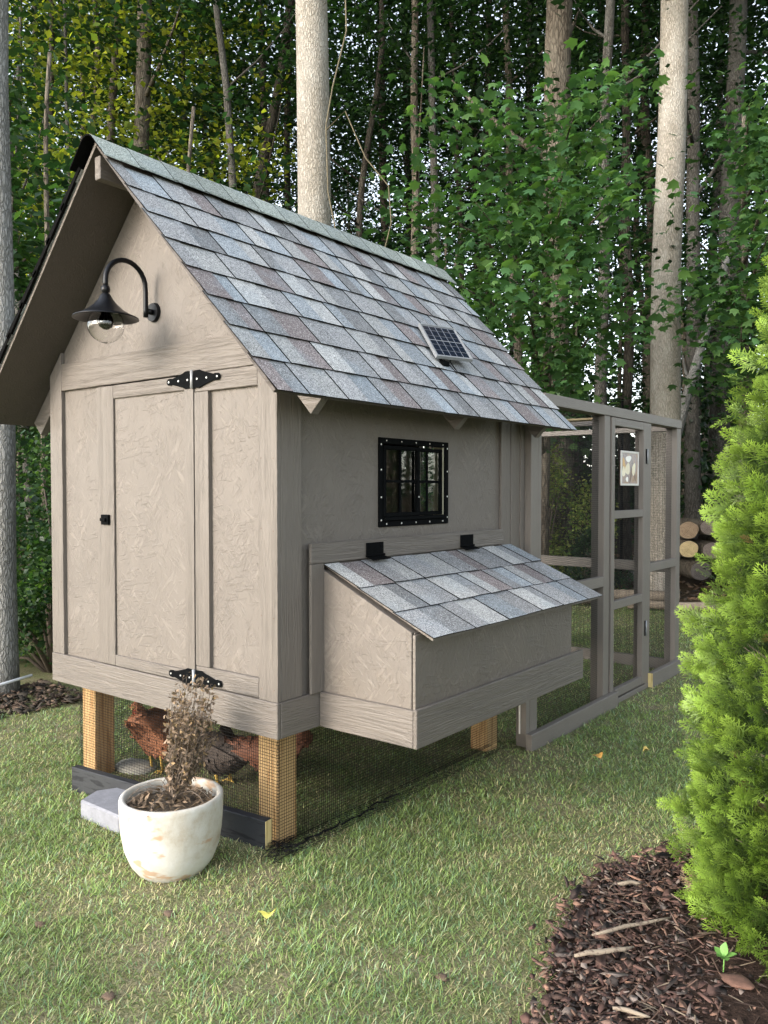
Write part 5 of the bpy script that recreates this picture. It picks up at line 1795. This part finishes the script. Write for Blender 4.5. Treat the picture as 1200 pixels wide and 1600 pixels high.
# hanging vine by the thick pale trunk
M['vine'] = mat_plain('vine_bark', (0.12, 0.10, 0.06), .8)
vn = thing('hanging_vine', (-3.6, 4.9, 2.2), 'thin bare vine dangling beside the thick pale trunk', 'vine')
pv = pts_at([(-.42, 8.9, 6.9), (-.40, 8.8, 6.3), (-.55, 8.8, 5.7), (-.62, 8.8, 5.3), (-.60, 8.8, 4.6), (-.50, 8.8, 4.1), (-.45, 8.8, 3.8), (-.56, 8.8, 3.3)])
build('stem', bm_tube(pv, .008, 6), M['vine'], vn, True)
pv = pts_at([(-.62, 8.9, 5.3), (-.42, 8.9, 5.5), (-.2, 8.9, 5.0), (.05, 8.9, 4.7), (.08, 8.9, 4.3), (-.02, 8.9, 3.9), (-.2, 8.9, 3.8)])
build('stem', bm_tube(pv, .007, 6), M['vine'], vn, True)

# log pile
g = NT('log_end_pale')
f = g.noise(g.coord(), 14, 4)
M['log_pale'] = g.done(g.ramp(f, [(.3, (.42, .30, .15)), (.7, (.62, .5, .28))]), .8, g.bump(f, .4, .01))
def log_end(name, c1, c2):
    g = NT(name)
    w = g.n('TexWave', wave_type='RINGS', rings_direction='SPHERICAL')
    w.inputs['Scale'].default_value = 16
    w.inputs['Distortion'].default_value = 5
    w.inputs['Detail'].default_value = 3
    w.inputs['Detail Scale'].default_value = 1.5
    g.l(g.coord((1, 1, 1)), w.inputs['Vector'])
    c = g.mix(g.ramp(w.outputs['Fac'], [(0, 0), (1, .8)]), c1, c2)
    c = g.mix(g.ramp(g.noise(g.coord(), 9, 5, .7), [(.45, 0), (.7, .6)]), c, tuple(x * .4 for x in c2))
    return g.done(c, .85, g.bump(w.outputs['Fac'], .5, .01))
M['log_pale'] = log_end('log_end_yellow', (.62, .50, .28), (.45, .33, .16))
M['log_tan'] = log_end('log_end_tan', (.42, .31, .20), (.26, .17, .11))
M['log_grey'] = log_end('log_end_grey', (.32, .26, .23), (.18, .14, .12))
M['log_dark'] = log_end('log_end_dark', (.15, .13, .12), (.08, .07, .065))
logs = [(-1.66, 10.08, .80, .158, 'log_tan', 'tan log end, top left of the stacked logs by the run'), (-1.42, 10.25, .84, .135, 'log_grey', 'grey log end, top right of the stacked logs'),
        (-1.655, 10.08, .52, .150, 'log_pale', 'fresh yellow log end in the middle row of the log pile'), (-1.37, 10.27, .50, .150, 'log_grey', 'brown grey log end on the right of the middle row'),
        (-1.50, 10.18, .20, .17, 'log_dark', 'dark weathered log end at the bottom of the log pile'), (-1.19, 10.40, .20, .15, 'log_pale', 'pale log end at the bottom right of the log pile'),
        (-1.12, 10.44, .62, .15, 'log_tan', 'tan log end at the right end of the log pile'), (-1.0, 10.5, .9, .14, 'log_grey', 'grey log end behind the thuja tip on the pile')]
ax = Vector((-.616, .788, 0))
for x, y, z, r, mk, lb in logs:
    t = thing('log', (x, y, z), lb, 'log', 'stacked logs')
    bm = bmesh.new()
    c = Vector((x, y, z))
    s = Vector((.788, .616, 0))
    rings = []
    for k, (d, rr_) in enumerate(((0, .93), (.02, 1), (.5, 1.02), (1.0, .97))):
        rings.append([c + ax * d + (s * math.cos(a) + Vector((0, 0, 1)) * math.sin(a) * .86) * r * rr_ * (1 + .09 * noise.noise((math.cos(a) * 1.5 + x * 9, math.sin(a) * 1.5, z))) for a in [2 * math.pi * q / 20 for q in range(20)]])
    V = [p for rg in rings for p in rg]
    F = [(i * 20 + q, i * 20 + (q + 1) % 20, (i + 1) * 20 + (q + 1) % 20, (i + 1) * 20 + q) for i in range(3) for q in range(20)]
    bm_add(bm, V, F)
    bmesh.ops.recalc_face_normals(bm, faces=bm.faces)
    build('bark', bm, barks['brown'], t, True)
    bm = bmesh.new()
    bm_add(bm, [p - ax * .004 for p in rings[0]], [tuple(range(20))])
    build('cut_face', bm, M[mk], t)
# bed edging logs beyond the lawn
for a, b, r, lb in (((-3.0, 6.7, .05), (-1.9, 7.4, .06), .06, 'long weathered log lying beyond the run'), ((-2.4, 7.55, .06), (-1.2, 8.25, .05), .07, 'second weathered log lying behind the run door'),
                    ((-1.5, 7.3, .03), (-.5, 7.7, .03), .05, 'short pale log at the edge of the lawn beyond the run')):
    a, b = Vector(a), Vector(b)
    t = recenter(build('edging_log', bm_tube([a.lerp(b, k / 5) + Vector((0, 0, rnd.uniform(-.01, .01))) for k in range(6)], r, 10), M['stick'], None, True))
    tag(t, lb, 'log', 'logs edging the lawn')
board_ob = build('plank', bm_box((-1.62, 8.95, 0), (-1.55, 8.99, 1.0), .004), M['pine_x'], None)
tag(recenter(board_ob), 'raw pine plank standing beside the log pile at the run corner', 'plank')

# black deer netting between the trunks
fence = thing('deer_fence', (-3.2, 9.1, 0), 'thin black deer netting strung between the trunks behind the run', 'fence')
a, b = Vector((-5.4, 7.6, .0)), Vector((-2.5, 9.62, .0))
wire_grid('netting', a, (b - a), (0, 0, 1), (b - a).length, 2.7, .05, .0035, fence, wobble=.02)
for k in range(3):
    p = a.lerp(b, k / 2)
    build('post', bm_tube([p, p + Vector((0, 0, 2.75))], .018, 8), M['black'], fence, True)

# leaf litter at the left edge and under the trees
n_ = 700
q = np.stack([rng.uniform(-3.4, -2.7, n_), rng.uniform(.2, .95, n_)], 1)
q = q[(q[:, 0] < -2.62 - .12 * np.sin(q[:, 1] * 5) + .1 * q[:, 1])]
v, f, cc = chips(len(q), q, .006 + rng.uniform(0, .02, len(q)), .02, .06, [(.07, .045, .03), (.12, .08, .055), (.035, .028, .02), (.18, .13, .09), (.05, .04, .03)], 44)
tag(np_mesh('leaf_litter', v, f, M['dry'], None, cc), 'brown dead leaves and twigs at the foot of the left hedge', 'leaf litter', kind='stuff')
n_ = 9000
q = np.stack([rng.uniform(-12, 5, n_), rng.uniform(5.5, 16, n_)], 1)
q = q[~lawn_region(q[:, 0], q[:, 1])]
v, f, cc = chips(len(q), q, -.03 + rng.uniform(0, .03, len(q)), .04, .11, [(.12, .08, .055), (.17, .1, .06), (.05, .04, .03), (.2, .14, .09)], 45)
tag(np_mesh('leaf_litter', v, f, M['dry'], None, cc), 'brown leaf litter on the forest floor beyond the lawn', 'leaf litter', kind='stuff')

# ------------------------------------------------------------------ thuja
def spray_template(seed):
    """one flat frond: quads; returns verts, tri faces, t (0 base..1 tip)"""
    r_ = random.Random(seed)
    V, F, Tt = [], [], []
    def strip(p, d, l, w, t0, t1, up_):
        s = d.cross(up_).normalized()
        i = len(V)
        m = p + d * l * .55 + up_ * .006
        e = p + d * l
        for q_, ww, tt in ((p, w * .6, t0), (m, w, (t0 + t1) / 2), (e, w * .45, t1)):
            V.extend([q_ - s * ww, q_ + s * ww])
            Tt.extend([tt, tt])
        F.extend([(i, i + 1, i + 3), (i, i + 3, i + 2), (i + 2, i + 3, i + 5), (i + 2, i + 5, i + 4)])
    up_ = Vector((0, 0, 1))
    Ls = 1.0
    p = Vector((0, 0, 0))
    d = Vector((0, 1, 0))
    strip(p, d, Ls, .014, 0, 1, up_)
    for k in range(7):
        t = .15 + .12 * k
        for s in (-1, 1):
            if r_.random() < .1: continue
            a = s * r_.uniform(.5, .85)
            dd = Vector((math.sin(a), math.cos(a), r_.uniform(-.2, .25))).normalized()
            l = (1 - t) * .55 + .14
            q0 = Vector((0, t, .006 * math.sin(t * 3)))
            strip(q0, dd, l, .016, t, min(1, t + l), up_)
            for j in (.42,):
                for s2 in (-1, 1):
                    a2 = a + s2 * r_.uniform(.5, .8)
                    d2 = Vector((math.sin(a2), math.cos(a2), r_.uniform(-.2, .3))).normalized()
                    strip(q0 + dd * l * j, d2, l * .5, .015, min(1, t + l * j), min(1, t + l * .95), up_)
    return np.array([list(v) for v in V]), np.array(F), np.array(Tt)
def thuja(c, h, r0, label, seed=3):
    t = thing('thuja', (c[0], c[1], 0), label, 'shrub')
    r_ = np.random.default_rng(seed)
    VV, FF, CC = [], [], []
    off = 0
    templates = [spray_template(s) for s in range(4)]
    n_per = 1650
    for ti, (tv, tf, tt) in enumerate(templates):
        z = h * (1 - np.sqrt(r_.uniform(0, 1, n_per))) * .985 + .03
        z = np.clip(z, .03, h)
        a = r_.uniform(0, 6.28, n_per)
        lump = 1 + .20 * np.sin(a * 5 + z * 7) * np.cos(z * 9 + a * 2) + .12 * np.sin(a * 9 - z * 17) * np.sin(z * 23 + a * 3)
        env = r0 * np.clip(1 - z / (h + .12), 0, 1) ** .62 * np.where(z < .2, .85 + z * .75, 1) * lump
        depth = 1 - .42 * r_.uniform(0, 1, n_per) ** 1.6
        rr_ = env * depth
        pos = np.stack([rr_ * np.cos(a), rr_ * np.sin(a), z], 1)
        out = np.stack([np.cos(a), np.sin(a), r_.uniform(.1, 1.0, n_per)], 1) + r_.normal(0, .25, (n_per, 3))
        out /= np.linalg.norm(out, axis=1, keepdims=True)
        side = np.cross(out, r_.normal(0, 1, (n_per, 3)))
        side /= np.linalg.norm(side, axis=1, keepdims=True)
        up_ = np.cross(side, out)
        fr = np.stack([side, out, up_], 2)
        sc_ = r_.uniform(.05, .11, n_per)
        v, f = scatter(tv, tf, pos, fr, sc_)
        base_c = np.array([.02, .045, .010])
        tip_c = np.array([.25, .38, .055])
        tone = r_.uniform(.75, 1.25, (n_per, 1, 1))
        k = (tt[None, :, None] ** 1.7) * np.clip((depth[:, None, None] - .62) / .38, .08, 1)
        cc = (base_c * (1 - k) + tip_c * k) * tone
        brown = r_.uniform(0, 1, n_per) < .010
        cc[brown] = np.array([.16, .11, .05])
        VV.append(v); FF.append(f + off); CC.append(cc.reshape(-1, 3))
        off += len(v)
    # dense dark inner twigs
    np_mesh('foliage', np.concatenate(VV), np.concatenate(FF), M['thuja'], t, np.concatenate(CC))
    bm = bmesh.new()
    bm_tube([(0, 0, -.05), (.01, 0, h * .5), (0, .01, h * .97)], [.035, .022, .004], 8, bm)
    rr3 = random.Random(4)
    for i in range(150):
        z = rr3.uniform(.08, h * .93)
        a = rr3.uniform(0, 6.28)
        q = r0 * (1 - z / (h + .12)) ** .62 * .82
        bm_tube([(0, 0, z), (q * .5 * math.cos(a), q * .5 * math.sin(a), z + .05), (q * math.cos(a), q * math.sin(a), z + .15)], [.008, .005, .002], 4, bm)
    build('branch', bm, M['twig'], t, True, world=False)
    return t
M['thuja'] = mat_leaf('thuja_scale', .25, .5)
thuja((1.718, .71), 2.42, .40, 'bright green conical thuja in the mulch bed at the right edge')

# ------------------------------------------------------------------ labels that place each look-alike tree
MARKS = [(-9, 'beyond the left edge'), (-.52, 'at the far left'), (-.42, 'just right of the left edge trunk'), (-.34, 'above the front of the ridge'), (-.25, 'above the brown trunks'),
         (-.17, 'left of the thick pale trunk'), (-.09, 'behind the thick pale trunk'), (-.03, 'above the middle of the ridge'), (.05, 'above the back of the ridge'),
         (.12, 'above the solar panel'), (.19, 'left of the broad brown trunk'), (.26, 'right of the broad brown trunk'), (.33, 'behind the whitish trunk'), (.40, 'above the log pile'),
         (.46, 'behind the thuja tip'), (.54, 'beyond the right edge')]
ROWS = [(0, 'nearest'), (11, 'near'), (15, 'mid distance'), (20, 'deeper'), (25, 'far'), (30, 'farthest')]
used = {}
def _lat(o):
    dx, dy = o.location.x - 2.163, o.location.y + 2.125
    return (.788 * dx + .6157 * dy) / max(-.6157 * dx + .788 * dy, 1)
for o in sorted([o for o in bpy.data.objects if o.parent is None and o.get('group') in ('trees deep in the wood', 'slender trunks deep in the wood', 'saplings under the tall trees', 'trees right of the lawn')], key=_lat):
    dx, dy = o.location.x - 2.163, o.location.y + 2.125
    D = -.6157 * dx + .788 * dy
    r = (.788 * dx + .6157 * dy) / max(D, 1)
    place = [m for k, m in MARKS if r >= k][-1]
    row = [m for k, m in ROWS if D >= k][-1]
    base = o['label']
    kind_ = 'yellow green tree' if base.startswith('backlit') else 'dark green tree' if base.startswith('dark green') else 'slender bare trunk' if base.startswith('slender') else 'low leafy sapling' if 'sapling' in base else 'tall woodland tree'
    lb = '%s %s, %s' % (row, kind_, place)
    n = used.get(lb, 0)
    used[lb] = n + 1
    if n:
        lb = '%s %s, %s, further right' % (row, kind_, place) if n == 1 else lb
    o['label'] = lb
